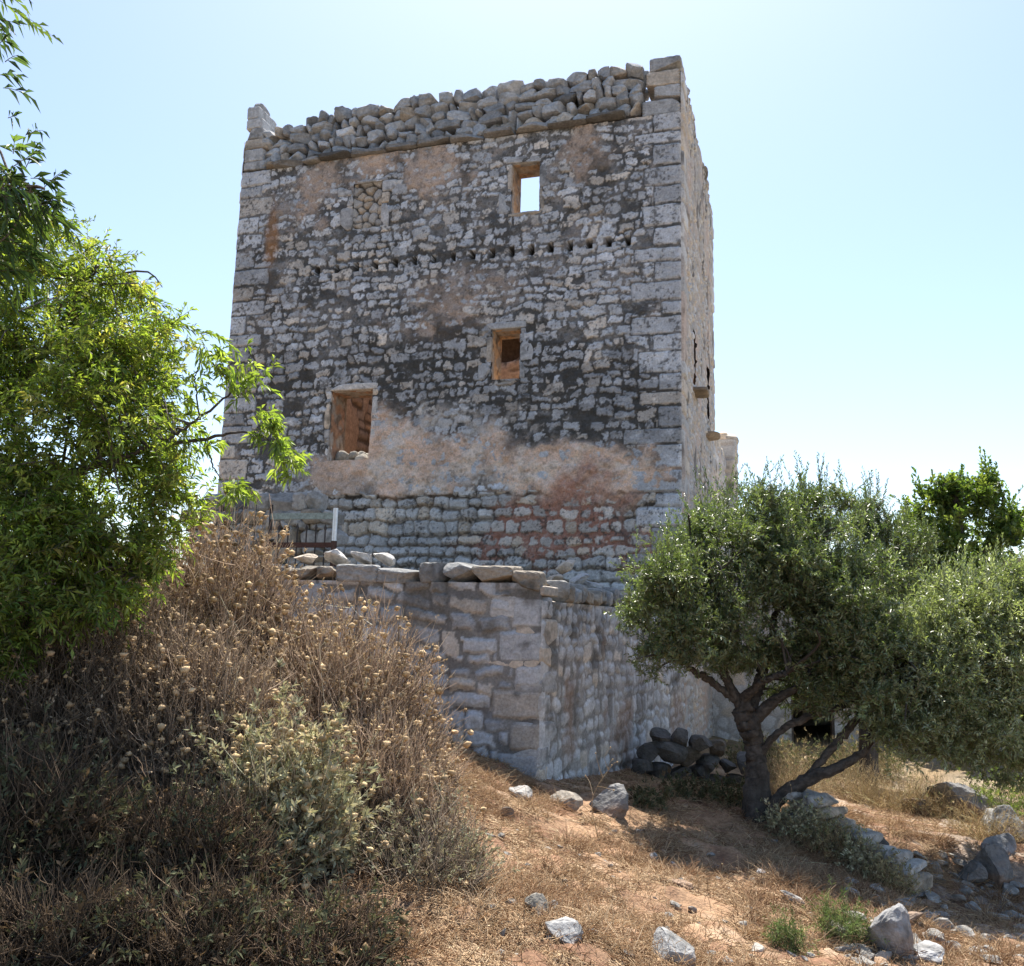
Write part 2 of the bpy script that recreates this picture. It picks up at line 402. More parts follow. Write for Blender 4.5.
def blob(U, Z, px, py, rx, ry, seed, soft=.5, nz=.9, sc=2.2):
    u, z = fpx(px, py); s = 54.0
    d = np.hypot((U - u) / (rx / s), (Z - z) / (ry / s)) + nz * (fbm(U * sc, Z * sc, seed, 4) - .5) * 2
    return 1 - sstep(1 - soft, 1 + soft, d)
WIN = dict(top=(2.44, 2.94, 7.145, 8.07), mid=(2.71, 3.22, 4.15, 5.05), low=(5.43, 6.25, 2.84, 4.12))
BLIND = (5.45, 6.03, 7.18, 8.08)
U, Z = ugrid(0, TW, -.2, TT, .0155)
rng = np.random.default_rng(5)
rows = make_rows(-.3, 2.6, rng, .17, .25)
LA = layout(U, Z, rows, 11, .15, .38, warp=.06, gap=.010, rnd=.055)
rngB = np.random.default_rng(23)
LB = clayout(U, Z, make_rows(-.3, 9.4, rngB, .12, .205), 12, .12, .44, .034, .07)
lowz = Z < 2.22 + .12 * (fbm(U * 1.2, U * 0, 31, 2) - .5)
sid = np.where(lowz, LA[0], 100000 + LB[0]); d = np.where(lowz, LA[1], LB[1]); R = np.where(lowz[..., None], LA[2], LB[2]); tilt = np.where(lowz, LA[3], LB[3])
sid, d, R, tilt = add_quoins(U, Z, TW, sid, d, R, tilt, 13)
isq = sid >= 900000
stoneH = sstep(0, .014, d) * (.020 + .020 * R[..., 0]) + tilt * .022 * sstep(0, .014, d) + .016 * (fbm(U * 14, Z * 14, 3, 3) - .5) + .014 * (fbm(U * 32, Z * 32, 8, 2) - .5)
stoneH = np.where(d < 0, np.maximum(d, -.03) * .9, stoneH)
low = np.where(lowz, 1.0, 0.0)              # clean open-jointed base
n1 = fbm(U * 1.1, Z * 1.1, 91, 4); n2 = fbm(U * 4, Z * 4, 95, 4); n3 = fbm(U * 11, Z * 11, 99, 3)
lvl = .016 + .026 * (n1 - .5) + .034 * (n2 - .5) + .050 * (n3 - .5)               # how far the old render still stands
pink = np.clip(blob(U, Z, 470, 462, 125, 26, 201) + blob(U, Z, 590, 475, 60, 26, 202) + blob(U, Z, 395, 445, 35, 40, 212, .5)
               + .0, 0, 1)
pinkup = np.clip(blob(U, Z, 436, 170, 30, 24, 203, .5, 1.3, 3.5) * .8 + blob(U, Z, 318, 188, 32, 26, 204, .7, 1.4, 3.0) * .65 + blob(U, Z, 588, 150, 16, 30, 205, .6, 1.3, 3.5) * .7
                 + blob(U, Z, 435, 320, 40, 20, 206) * .6 + blob(U, Z, 375, 160, 22, 12, 207) + blob(U, Z, 345, 480, 30, 22, 213) * .8
                 + blob(U, Z, 480, 285, 60, 16, 214) * .35, 0, 1)
redm = np.clip(blob(U, Z, 575, 528, 85, 40, 208, .4), 0, 1)
lvl = lvl + (.030 + .085 * (fbm(U * 6, Z * 6, 640, 4) - .5)) * pink + .036 * pinkup + .008 * redm - .05 * low * (1 - redm * .8) * (1 - pink)
lvl = np.where(isq, lvl - .010, lvl)
render = sstep(-.004, .004, lvl - stoneH)
H = np.maximum(stoneH, lvl + .010 * (n3 - .5))
base = stone_colors(R, K(.50, .508, .53), .26, .2)
base = np.where(isq[..., None], base * .95, base)
base = np.where((lowz & ~isq)[..., None], base * K(1.0, .95, .87), base)
base = base * (1 + .35 * (fbm(U * 9, Z * 9, 120, 4) - .5))[..., None]
mort = mix(K(.18, .172, .165), K(.095, .093, .091), sstep(.4, .62, fbm(U * 1.6, Z * 1.6, 130, 4)))
mort = mix(mort, K(.27, .245, .228), sstep(.54, .72, fbm(U * 2.3, Z * 2.3, 140, 4)) * .9)
mort = mix(mort, K(.60, .45, .35), pinkup * .85)
mort = mix(mort, mix(K(.74, .53, .40), K(.74, .60, .49), sstep(.48, .66, fbm(U * 2.6, Z * 3.5, 150, 4))), pink)
mort = mix(mort, K(.36, .19, .14), redm * .85)
mort = mix(mort, K(.13, .115, .10), low * (1 - redm) * (1 - pink))
C = mix(base, mort, render)
spk = sstep(.56, .66, fbm(U * 30, Z * 30, 610, 3) * .6 + fbm(U * 7, Z * 7, 611, 3) * .4)       # black lichen specks
C = mix(C, K(.075, .072, .068), spk * .75 * (1 - .6 * np.clip(pink + pinkup, 0, 1)))
wsp = sstep(.60, .68, fbm(U * 34, Z * 34, 620, 3) * .6 + fbm(U * 6, Z * 6, 621, 3) * .4)
C = mix(C, K(.55, .545, .53), wsp * .6 * (1 - render * .6))
C = mix(C, C * K(.42, .38, .34), sstep(.0, -.02, stoneH) * low * (1 - redm))                     # soil in the open joints
C = mix(C, C * K(1.05, .86, .74), redm * .5)
# dark lichen, in the patches the wall really has
lich = np.clip(blob(U, Z, 545, 415, 135, 46, 301, .6) * 1.1 + blob(U, Z, 420, 375, 150, 48, 302, .7) * .95 + blob(U, Z, 640, 470, 22, 60, 303) * .5
               + blob(U, Z, 270, 385, 60, 90, 304, .7) * .6 + blob(U, Z, 600, 175, 26, 55, 305, .6) * .6 + blob(U, Z, 330, 260, 110, 45, 306, .7) * .45
               + blob(U, Z, 480, 230, 90, 50, 307, .7) * .35 + blob(U, Z, 398, 165, 10, 45, 308, .5) * .6 + blob(U, Z, 345, 165, 10, 30, 309) * .6 + blob(U, Z, 468, 150, 8, 30, 310) * .6, 0, 1)
lp = sstep(.56 - .33 * lich, .72 - .3 * lich, fbm(U * 5.5, Z * 6.5, 310, 5)) * lich * (1 - .8 * pink)
C = mix(C, K(.06, .057, .052), np.clip(lp * 1.0, 0, .88) * (1 - .6 * (1 - render)))
whit = blob(U, Z, 440, 425, 90, 18, 320, .6) * .6
C = mix(C, K(.60, .56, .52), whit * sstep(.45, .65, fbm(U * 7, Z * 7, 330, 4)))
orust = blob(U, Z, 273, 235, 6, 40, 340, .6)
C = mix(C, K(.30, .15, .06), orust * .7)
# putlog / drain holes
for k in range(17):
    px = 318 + k * 19.4; py = 271.5 - k * 1.92
    u, z = fpx(px, py)
    ins = (np.abs(U - u) < .05) & (np.abs(Z - z) < .08)
    H = np.where(ins, -.22, H); C = np.where(ins[..., None], K(.05, .045, .04), C)
edge = np.minimum(np.minimum(U, TW - U) / .02, 1); H = H * edge
keep = np.ones((U.shape[0] - 1, U.shape[1] - 1), bool)
uc = (U[:-1, :-1] + U[1:, 1:]) / 2; zc = (Z[:-1, :-1] + Z[1:, 1:]) / 2
for w in list(WIN.values()) + [BLIND]:
    keep &= ~((uc > w[0]) & (uc < w[1]) & (zc > w[2]) & (zc < w[3]))
mb = MB(); grid_add(mb, TP, TU, ZA, TN, U, Z, H, C, keep); mb.build('front_wall', MAT['wall'], tower)

# right side wall
def side_wall(o, ux, nrm, W, z0, z1, seed, res, kind, holes=()):
    U, Z = ugrid(0, W, z0, z1, res)
    rng = np.random.default_rng(seed)
    sid, d, R, tilt = clayout(U, Z, make_rows(z0 - .2, z1 + .4, rng, .10, .18), seed, .1, .36, .026, miss=.05)
    sid, d, R, tilt = add_quoins(U, Z, W, sid, d, R, tilt, seed + 9)
    sh = sstep(0, .04, d) * (.03 + .03 * R[..., 0]) + tilt * .018 * sstep(0, .03, d) + .01 * (fbm(U * 14, Z * 14, seed, 3) - .5)
    sh = np.where(d < 0, np.maximum(d, -.03) * .8, sh)
    lv = .026 + .05 * (fbm(U, Z, seed + 1, 4) - .5) + .06 * (fbm(U * 4, Z * 4, seed + 2, 4) - .5)
    rd = sstep(-.006, .006, lv - sh); H = np.maximum(sh, lv)
    b = stone_colors(R, K(.50, .492, .485), .2, .25)
    m = mix(K(.47, .405, .36), K(.38, .355, .335), sstep(.42, .6, fbm(U * 1.3, Z * 1.3, seed + 3, 4)))
    m = mix(m, K(.50, .40, .34), sstep(.5, .68, fbm(U * .9 + 4, Z * .7, seed + 4, 3)))
    C = mix(b, m, rd)
    C = mix(C, K(.09, .085, .08), .75 * sstep(.60, .74, fbm(U * 3.2, Z * 1.4, seed + 6, 5)) * sstep(1.5, 3.0, Z))
    keep = np.ones((U.shape[0] - 1, U.shape[1] - 1), bool)
    uc = (U[:-1, :-1] + U[1:, 1:]) / 2; zc = (Z[:-1, :-1] + Z[1:, 1:]) / 2
    for w in holes: keep &= ~((uc > w[0]) & (uc < w[1]) & (zc > w[2]) & (zc < w[3]))
    H = H * np.minimum(np.minimum(U, W - U) / .02, 1)
    mb = MB(); grid_add(mb, o, ux, ZA, nrm, U, Z, H, C, keep); return mb
SLIT = [(1.55, 2.0, 4.35, 5.35), (4.0, 4.5, 4.35, 5.4)]
side_wall(TP, TV, -TU, TD, TB, 9.45, 41, .02, 0, SLIT).build('side_wall', MAT['wall'], tower)
side_wall(TP + TU * TW, TV, TU, TD, TB, 9.3, 42, .05, 0).build('side_wall', MAT['wall'], tower)
side_wall(TP + TV * TD, TU, -TN, TW, TB, 8.3, 43, .05, 0).build('back_wall', MAT['wall'], tower)
# inside faces of the hollow shell
TK = .5
def inner(o, ux, nrm, W, z0, z1, seed, holes=(), dents=()):
    U, Z = ugrid(0, W, z0, z1, .04)
    rng = np.random.default_rng(seed); rows = make_rows(z0 - .1, z1 + .3, rng, .16, .3)
    sid, d, R, tilt = layout(U, Z, rows, seed, .2, .5, warp=.05, gap=.01, rnd=.05)
    H = sstep(0, .05, d) * .05 * R[..., 0]
    pl = sstep(.50, .6, fbm(U * .9, Z * .9, seed + 4, 4)); H = H * (1 - pl) + .045 * pl
    C = mix(stone_colors(R, K(.42, .33, .26), .2, .5), K(.47, .33, .23), pl)
    C = mix(C, C * .35, sstep(.025, -.005, d) * (1 - pl))
    for (u, z, ru, rz) in dents:
        q = np.hypot((U - u) / ru, (Z - z) / rz) + .5 * (fbm(U * 5, Z * 5, seed + 9, 3) - .5)
        m = 1 - sstep(.85, 1.05, q); H = H - .45 * m; C = mix(C, K(.10, .07, .05), m)
    keep = np.ones((U.shape[0] - 1, U.shape[1] - 1), bool)
    uc = (U[:-1, :-1] + U[1:, 1:]) / 2; zc = (Z[:-1, :-1] + Z[1:, 1:]) / 2
    for w in holes: keep &= ~((uc > w[0]) & (uc < w[1]) & (zc > w[2]) & (zc < w[3]))
    mb = MB(); grid_add(mb, o, ux, ZA, nrm, U, Z, H, C, keep); return mb
I0 = TP + TU * TK + TV * TK; IW, ID = TW - 2 * TK, TD - 2 * TK
sh = lambda w: (w[0] - TK, w[1] - TK, w[2], w[3])
X = hit(506, 346, I0 + TV * ID, TN); du, dz = (X - I0) @ TU, X[2]
inner(I0, TU, -TN, IW, .5, TT, 51, [sh(w) for w in WIN.values()]).build('inner_wall', MAT['plaster'], tower)
inner(I0 + TV * ID, TU, TN, IW, .5, 8.3, 52, (), [(du, dz, .42, .35)]).build('inner_wall', MAT['plaster'], tower)
inner(I0, TV, TU, ID, .5, 9.3, 53, [(a - TK, b - TK, c, e) for a, b, c, e in SLIT]).build('inner_wall', MAT['plaster'], tower)
inner(I0 + TU * IW, TV, -TU, ID, .5, 9.2, 54).build('inner_wall', MAT['plaster'], tower)
U, Z = ugrid(0, IW, 0, ID, .1)
Hh = .8 + .6 * fbm(U * 1.2, Z * 1.2, 61, 4)
mb = MB(); grid_add(mb, I0, TU, TV, ZA, U, Z, Hh, np.broadcast_to(K(.25, .18, .12), U.shape + (3,))); mb.build('rubble_floor', MAT['earth'], tower)
# wall heads (tops of the walls, thick)
mb = MB()
def head(o, ux, uy, W, D, z, seed):
    U, Z = ugrid(0, W, 0, D, .06)
    Hh = z + .12 * (fbm(U * 4, Z * 4, seed, 3) - .5)
    Hh = np.where((U < .03) | (U > W - .03) | (Z < .03) | (Z > D - .03), z - .1, Hh)
    grid_add(mb, o, ux, uy, ZA, U, Z, Hh, stone_colors(np.random.default_rng(seed).random(U.shape + (8,)), K(.33, .32, .3), .2))
head(TP, TU, TV, TW, TK, TT + .01, 1)
head(TP + TV * TK, TU, TV, TK, TD - TK, 9.40, 2)
head(TP + TV * TK + TU * (TW - TK), TU, TV, TK, TD - TK, 9.25, 3)
head(TP + TU * TK + TV * (TD - TK), TU, TV, TW - 2 * TK, TK, 8.26, 4)
mb.build('wall_head', MAT['stone'], tower)

def put_stone(mb, rng, c, size, R3, col, sub=3, box=4, cuts=6, rough=.05, lich_amt=.45, cutmin=.62):
    v, f = stone_verts(rng, size, sub, box, cuts, rough, cutmin)
    cc = lichen(v / max(size), rng, np.tile(col, (len(v), 1)), lich_amt)
    mb.add(v @ R3.T + c, f, cc)
# rotation that lines a stone up with the front (x = to the right along it, y = into the wall)
RT = np.stack([-TU, TV, ZA], 1)
# ledge and dry-stone parapet
rng = np.random.default_rng(77)
mb = MB(); u = .95
while u < 7.95:
    w = rng.uniform(.35, .75); w = min(w, 8.0 - u)
    put_stone(mb, rng, TP + TU * (u + w / 2) + TV * (.25 - rng.uniform(.08, .15)) + ZA * (TT + .06 + rng.normal() * .008), (w * 1.03, .6, .11), RT, stone_col(rng, (.22, .215, .21)), 3, 8, 3, .04)
    u += w
mb.build('ledge', MAT['stone'], tower, False)
mb = MB()
tops = [(0.0, 1.1), (.9, 1.12), (2, 1.1), (3, 1.05), (4, 1.08), (5, 1.04), (6, 1.02), (7, 1.0), (7.5, .97), (7.8, .92), (8.5, .9)]
tu, tz = np.array(tops).T
for back in (0, 1):
    z = TT + .10
    row = 0
    while z < TT + 1.15:
        hrow = rng.uniform(.17, .235); u = .58 + rng.random() * .12
        while u < 8.02:
            w = rng.uniform(.2, .46) if rng.random() < .75 else rng.uniform(.13, .2); lim = TT + np.interp(u + w / 2, tu, tz) + rng.normal() * .02
            h = hrow * rng.uniform(.92, 1.12)
            if z + h * .55 < lim:
                dep = rng.uniform(.34, .5)
                y = (dep / 2 - .03 + rng.normal() * .02) if not back else .56 + rng.normal() * .05
                put_stone(mb, rng, TP + TU * (u + w / 2) + TV * y + ZA * (z + h / 2 + rng.normal() * .012), (w * 1.10, dep, h * 1.16), RT @ rand_rot(rng, .07, .16),
                          stone_col(rng, (.375, .38, .385), .2, .1), 3 if not back else 2, rng.uniform(4, 10), 9, .07, .35, .56)
            u += w * .98
        z += hrow * .96; row += 1
box(mb, TP + TU * .8 + TV * .28 + ZA * (TT + .05), TU * 7.2, TV * .3, ZA * .62, K(.16, .15, .14))
mb.build('parapet', MAT['stone'], tower, False)
# corner piers above the ledge, quoin blocks in turn
mb = MB()
z = TT + .01; k = 0
while z < 9.5:
    h = rng.uniform(.20, .29); w = (.62, .50)[k % 2] * rng.uniform(.9, 1.1)
    put_stone(mb, rng, TP + TU * (w / 2 - .005) + TV * .33 + ZA * (z + h / 2), (w, .68, h * 1.04), RT, stone_col(rng, (.42, .415, .41), .1), 4, 16, 1, .012)
    z += h; k += 1
put_stone(mb, rng, TP + TU * .22 + TV * .3 + ZA * (z + .05), (.34, .4, .18), RT @ rand_rot(rng, .15, .3), stone_col(rng), 3, 5, 6, .05)
mb.build('corner_pier', MAT['stone'], tower, False); mb = MB()
z = TT + .01; k = 0
while z < 9.95:
    h = rng.uniform(.20, .30); w = (.52, .44, .5, .4, .36, .27)[min(k, 5)]; 
    put_stone(mb, rng, TP + TU * (TW - w / 2 + .005) + TV * .33 + ZA * (z + h / 2), (w, .68, h * 1.04), RT, stone_col(rng, (.42, .415, .41), .1), 4, 14, 1, .012)
    z += h; k += 1
put_stone(mb, rng, TP + TU * (TW - .12) + TV * .3 + ZA * (z + .06), (.22, .4, .2), RT @ rand_rot(rng, .05, .2), stone_col(rng), 3, 5, 6, .05)
mb.build('corner_pier', MAT['stone'], tower, False); mb = MB()
# ragged stones along the tops of the two side walls
for s, zt in ((0, 9.42), (1, 9.27)):
    for lay in (0, 1):
        v_ = .65
        if lay == 0: mb = MB()
        while v_ < TD - .1:
            w = rng.uniform(.2, .45); h = rng.uniform(.14, .26)
            if lay == 0 or rng.random() < .35:
                base_ = TP + TU * (.22 if s == 0 else TW - .22)
                put_stone(mb, rng, base_ + TV * (v_ + w / 2) + ZA * (zt + h * .45 + lay * .19) + TU * rng.normal() * .03, (.46, w * 1.05, h * 1.1), RT @ rand_rot(rng, .08, .2), stone_col(rng, (.36, .34, .32)), 3, 5, 7, .05)
            v_ += w
    mb.build('loose_wall_top', MAT['stone'], tower, False)


# windows
def dressed(mb, rng, u0, u1, z0, z1, out=.012, dep=.18, col=(.37, .37, .375)):
    put_stone(mb, rng, TP + TU * (u0 + u1) / 2 + TV * (dep / 2 - out - .03) + ZA * (z0 + z1) / 2, (u1 - u0, dep, z1 - z0), RT, stone_col(rng, col, .12, .2), 4, 9, 4, .03, .5)
def window(key, white=False, ocol=(.46, .32, .21)):
    a, b, c, e = WIN[key]
    mb = MB(); rngw = np.random.default_rng(len(key) + int(a * 10))
    def sheet(o, ux, uy, W, D, nrm, sd):
        U, Z = ugrid(0, W, 0, D, .03)
        H = .07 * (fbm(U * 7, Z * 7, sd, 4) - .5) * np.minimum(1, np.minimum(np.minimum(U, W - U), np.minimum(Z, D - Z)) / .04)
        C = mix(K(*ocol), K(.38, .33, .28), sstep(.42, .58, fbm(U * 5, Z * 5, sd + 5, 4)))
        C = mix(C, K(.16, .12, .09), .7 * sstep(.58, .7, fbm(U * 8, Z * 8, sd + 9, 4)))
        grid_add(mb, o, ux, uy, nrm, U, Z, H, C)
    O = TP + ZA * c + TV * .0
    sheet(TP + TU * a + ZA * c + TV * .02, TV, ZA, TK, e - c, TU, 1)
    sheet(TP + TU * b + ZA * c + TV * .02, TV, ZA, TK, e - c, -TU, 2)
    sheet(TP + TU * a + ZA * c + TV * .02, TU, TV, b - a, TK, ZA, 3)
    sheet(TP + TU * a + ZA * e + TV * .02, TU, TV, b - a, TK, -ZA, 4)
    w = mb.build('window', MAT['plaster'], tower)
    col = (.58, .54, .50) if white else (.36, .36, .365)
    mb = MB(); dressed(mb, rngw, a - .10, b + .12, e, e + .12, col=col); mb.build('lintel', MAT['stone'], w)
    mb = MB(); dressed(mb, rngw, a - .05, b + .07, c - .10, c - .004, col=col); mb.build('sill', MAT['stone'], w)
    for side in (0, 1):
        mb = MB(); z = c; k = side
        while z < e - .02:
            h = min(rngw.uniform(.28, .5), e - z)
            if e - z - h < .12: h = e - z
            wd = (.09, .24)[k % 2] if not white else .11
            u0 = (a - wd, a - .002) if side == 0 else (b + .002, b + wd)
            dressed(mb, rngw, u0[0], u0[1], z + .004, z + h - .004, col=col); z += h; k += 1
        mb.build('jamb', MAT['stone'], w)
    return w
window('top'); window('mid', ocol=(.55, .36, .21)); wl = window('low', True, (.42, .25, .16))
mb = MB(); rng = np.random.default_rng(9)
for k in range(9):
    u = rng.uniform(5.5, 6.2); put_stone(mb, rng, TP + TU * u + TV * rng.uniform(.15, .5) + ZA * (2.88 + rng.random() * .1), rng.uniform(.14, .26, 3), rand_rot(rng, .5), stone_col(rng, (.38, .35, .3)), 3, 3, 6)
mb.build('sill_rubble', MAT['stone'], wl)
# the walled-up window
mb = MB(); a, b, c, e = BLIND
U, Z = ugrid(a, b, c, e, .015); rr = make_rows(c, e + .2, rng, .13, .2)
sid, d, R, tilt = vlayout(U - a, Z, .19, .14, 66, jit=.34, warp=.03, drop=.1, gap=.008)
H = -.07 + np.where(d < 0, np.maximum(d, -.03), sstep(0, .02, d) * (.03 + .03 * R[..., 0]))
Cc = mix(stone_colors(R, K(.40, .375, .35), .2, .4), K(.10, .09, .08), sstep(.005, -.01, d))
H = np.where((U < a + .016) | (U > b - .016) | (Z < c + .016) | (Z > e - .016), -.0, H)
grid_add(mb, TP, TU, ZA, TN, U, Z, H, Cc); bw = mb.build('blocked_window', MAT['wall'], tower)
mb = MB(); dressed(mb, rng, a - .12, b + .12, e, e + .14); mb.build('lintel', MAT['stone'], bw)
for s_ in (0, 1):
    mb = MB()
    for k, (q0, q1) in enumerate(((c, c + .45), (c + .46, e - .23), (e - .22, e))):
        wd = (.16, .15, .34)[k] + (.1 if s_ == 1 and k == 0 else 0)
        dressed(mb, rng, *((a - wd, a) if s_ == 0 else (b, b + wd)), q0, q1, col=(.40, .39, .385))
    mb.build('jamb', MAT['stone'], bw)
# slit windows and slab brackets on the right side
for k, (a, b, c, e) in enumerate(SLIT):
    mb = MB()
    for (o, ux, uy, W, D, nn) in ((TP + TV * a, TU, ZA, TK, e - c, TV), (TP + TV * b, TU, ZA, TK, e - c, -TV)):
        U, Z = ugrid(0, W, 0, D, .05); grid_add(mb, o + ZA * c + TU * .02, ux, uy, nn, U, Z, U * 0, np.broadcast_to(K(.42, .26, .16), U.shape + (3,)))
    for z_, nn in ((c, ZA), (e, -ZA)):
        U, Z = ugrid(0, b - a, 0, TK, .05); grid_add(mb, TP + TV * a + ZA * z_ + TU * .02, TV, TU, nn, U, Z, U * 0, np.broadcast_to(K(.40, .27, .18), U.shape + (3,)))
    mb.build('window', MAT['plaster'], tower)
    mb = MB(); put_stone(mb, rng, TP + TV * ((a + b) / 2) - TU * .02 + ZA * (c - .12 - .28 * k), (.5, .55, .12), RT, stone_col(rng, (.30, .24, .18), .05, 0), 3, 10, 3, .03)
    mb.build('bracket_slab', MAT['stone'], tower)
# ---------------------------------------------------------------- ground
CB = K(.345, 9.6, 0)                          # outer corner of the enclosure wall, below the tower
def ground_z(x, y):
    x = np.asarray(x, float); y = np.asarray(y, float)
    b = np.maximum(.75 - x, 0); b = np.where(b < 2.8, .40 * b - .10 * (1 - np.exp(-b * 2)), 1.02 + (b - 2.8) * .22)
    z = -1.62 + np.minimum(b, 2.2) * np.clip((y - 2.0) / 6, .22, 1.0)
    z = z - np.clip(x - .5, 0, 4.2) * (.17 - .085 * sstep(8.2, 9.4, y)) - .12 * sstep(9.5, 14, y) * sstep(.2, 1.6, x)
    z = z + .16 * (fbm(x * .8, y * .8, 700, 3) - .5) + .11 * (fbm(x * 2.6, y * 2.6, 705, 3) - .5)
    far = sstep(25, 70, np.hypot(x, y))
    return z * (1 - far) + far * (-3.0 + 2.0 * fbm(x * .02, y * .02, 710, 3))
def spaced(lo, hi, fine, lo_f, hi_f, far=4000):
    a = list(np.arange(lo_f, hi_f + 1e-6, fine)); s = fine; q = hi_f
    while q < hi: s *= 1.25; q += s; a.append(q)
    s = fine; q = lo_f
    while q > lo: s *= 1.25; q -= s; a.insert(0, q)
    return np.array(a)
xs = spaced(-4000, 4000, .03, -2.6, 5.4); ys = spaced(-4000, 4000, .03, 3.3, 12.0)
GX, GY = np.meshgrid(xs, ys)
GZ = ground_z(GX, GY)
near = np.exp(-(np.maximum(np.abs(GX - 1.5) - 3.5, 0) + np.maximum(np.abs(GY - 7.5) - 4.5, 0)))
GZ = GZ + near * (.10 * (fbm(GX * 6, GY * 6, 720, 3) - .5) + .02 * (fbm(GX * 24, GY * 24, 725, 2) - .5))
g1 = fbm(GX * .9, GY * .9, 730, 4); g2 = fbm(GX * 6, GY * 6, 735, 4)
GC = mix(K(.22, .125, .077), K(.34, .215, .13), sstep(.4, .62, g1 * .5 + g2 * .5))
GC = mix(GC, K(.36, .27, .19), sstep(.58, .72, g2) * .6)
GC = mix(GC, K(.33, .28, .235), sstep(2.9, 4.2, GX) * sstep(.45, .6, g2) * .7)
GC = mix(GC, K(.22, .19, .10), sstep(9, 20, np.hypot(GX, GY)) * .6)
GC = mix(GC, K(.085, .06, .042), sstep(-.25, -.6, GX + .3 * (g2 - .5)) * sstep(9, 6.5, GY))      # shade under the scrub, painted into the earth colour
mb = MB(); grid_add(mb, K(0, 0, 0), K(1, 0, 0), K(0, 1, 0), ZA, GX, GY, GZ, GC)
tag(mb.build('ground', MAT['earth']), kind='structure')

# the levelled yard behind the enclosure wall
poly = [CB + K(-.15, .45, 0), TP + K(-.1, -.2, 0), TP + TU * 9.5 + TN * .1, CB + TU * 8 + K(0, .5, 0)]
U, Z = ugrid(0, 1, 0, 1, .02)
Pq = ((poly[0] * (1 - U[..., None]) + poly[3] * U[..., None]) * (1 - Z[..., None]) + (poly[1] * (1 - U[..., None]) + poly[2] * U[..., None]) * Z[..., None])
Hz = .12 + .3 * fbm(U * 8, Z * 8, 750, 4) + .35 * Z
mb = MB(); n_ = U.shape; idx = np.arange(n_[0] * n_[1]).reshape(n_)
Pq[..., 2] = Hz
mb.add(Pq.reshape(-1, 3), np.stack([idx[:-1, :-1], idx[1:, :-1], idx[1:, 1:], idx[:-1, 1:]], -1).reshape(-1, 4), K(.30, .21, .13))
tag(mb.build('yard', MAT['earth']), kind='structure')

# ---------------------------------------------------------------- enclosure wall in front of the tower
wall = thing('enclosure_wall', 'weathered grey stone enclosure wall with a sharp corner, standing in front of the tower', 'wall', tuple(CB + ZA * -1.7))
WU = K(-math.cos(math.radians(15)), math.sin(math.radians(15)), 0)      # its front, to the left
WN = K(-math.sin(math.radians(15)), -math.cos(math.radians(15)), 0)
SD = norm(TP + K(.02, -.02, 0) - CB); SL = float(np.linalg.norm(TP - CB)); SN = K(SD[1], -SD[0], 0)
def rwall(o, ux, nrm, W, z0, ztop, seed, res, style):
    U, Z = ugrid(0, W, z0, ztop, res)
    rng = np.random.default_rng(seed)
    if style == 'front':
        sid, d, R, tilt = clayout(U, Z, make_rows(z0, ztop + .4, rng, .12, .25), seed, .16, .46, .024, .0)
        sid, d, R, tilt = add_quoins(U, Z, W + 5, sid, d, R, tilt, seed + 9, (.46, .28))
        lv = .004 + .04 * (fbm(U * 1.2, Z * 1.2, seed + 1, 4) - .5) + .06 * (fbm(U * 5, Z * 5, seed + 2, 4) - .5) + .006 * sstep(-.6, .3, Z)
        b = stone_colors(R, K(.42, .435, .46), .22, .15)
        m = mix(K(.25, .25, .25), K(.165, .165, .165), sstep(.4, .6, fbm(U * 2, Z * 2, seed + 3, 3)))
        joint = K(.10, .075, .055)
    else:
        sid, d, R, tilt = clayout(U, Z, make_rows(z0, ztop + .4, rng, .12, .2), seed, .12, .30, .026, .0)
        sid, d, R, tilt = add_quoins(U, Z, W + 5, sid, d, R, tilt, seed + 9, (.30, .18))
        lv = -.002 + .03 * (fbm(U * 2, Z * 2, seed + 1, 4) - .5) + .03 * (fbm(U * 7, Z * 7, seed + 2, 3) - .5)
        b = stone_colors(R, K(.55, .555, .57), .16, .12)
        m = mix(K(.41, .385, .37), K(.31, .30, .29), sstep(.4, .6, fbm(U * 2, Z * 2, seed + 3, 3)))
        joint = K(.12, .10, .085)
    sh = sstep(0, .035, d) * (.025 + .025 * R[..., 0]) + tilt * .015 * sstep(0, .03, d) + .012 * (fbm(U * 12, Z * 12, seed, 3) - .5) + .012 * (fbm(U * 30, Z * 30, seed + 40, 2) - .5)
    if style != 'front': sh = sh * .42
    sh = np.where(d < 0, np.maximum(d, -.035) * .9, sh)
    rd = sstep(-.006, .006, lv - sh); H = np.maximum(sh, lv)
    C = mix(b * (1 + .35 * (fbm(U * 8, Z * 8, seed + 8, 4) - .5))[..., None], m, rd)
    C = mix(C, joint, sstep(.0, -.02, H) * .8)
    C = mix(C, K(.12, .115, .105), .75 * sstep(.55, .75, fbm(U * 3.5, Z * 3.0, seed + 6, 5) + .10 * sstep(0, .6, Z)))
    if style != 'front':
        C = mix(C, K(.14, .125, .115), .6 * sstep(.58, .74, fbm(U * 5, Z * 1.3, seed + 7, 4)))     # rain streaks
        C = mix(C, K(.33, .22, .16), .55 * sstep(.64, .74, fbm(U * 1.3, Z * .8, seed + 12, 4)))
    e = np.minimum(U / .02, 1); H = H * e
    mb = MB(); grid_add(mb, o, ux, ZA, nrm, U, Z, H, C); return mb
rwall(CB, WU, WN, 8.0, -2.0, .46, 81, .016, 'front').build('front_face', MAT['wall'], wall)
rwall(CB, SD, SN, SL, -2.4, .28, 82, .018, 'side').build('side_face', MAT['wall'], wall)
mb = MB()
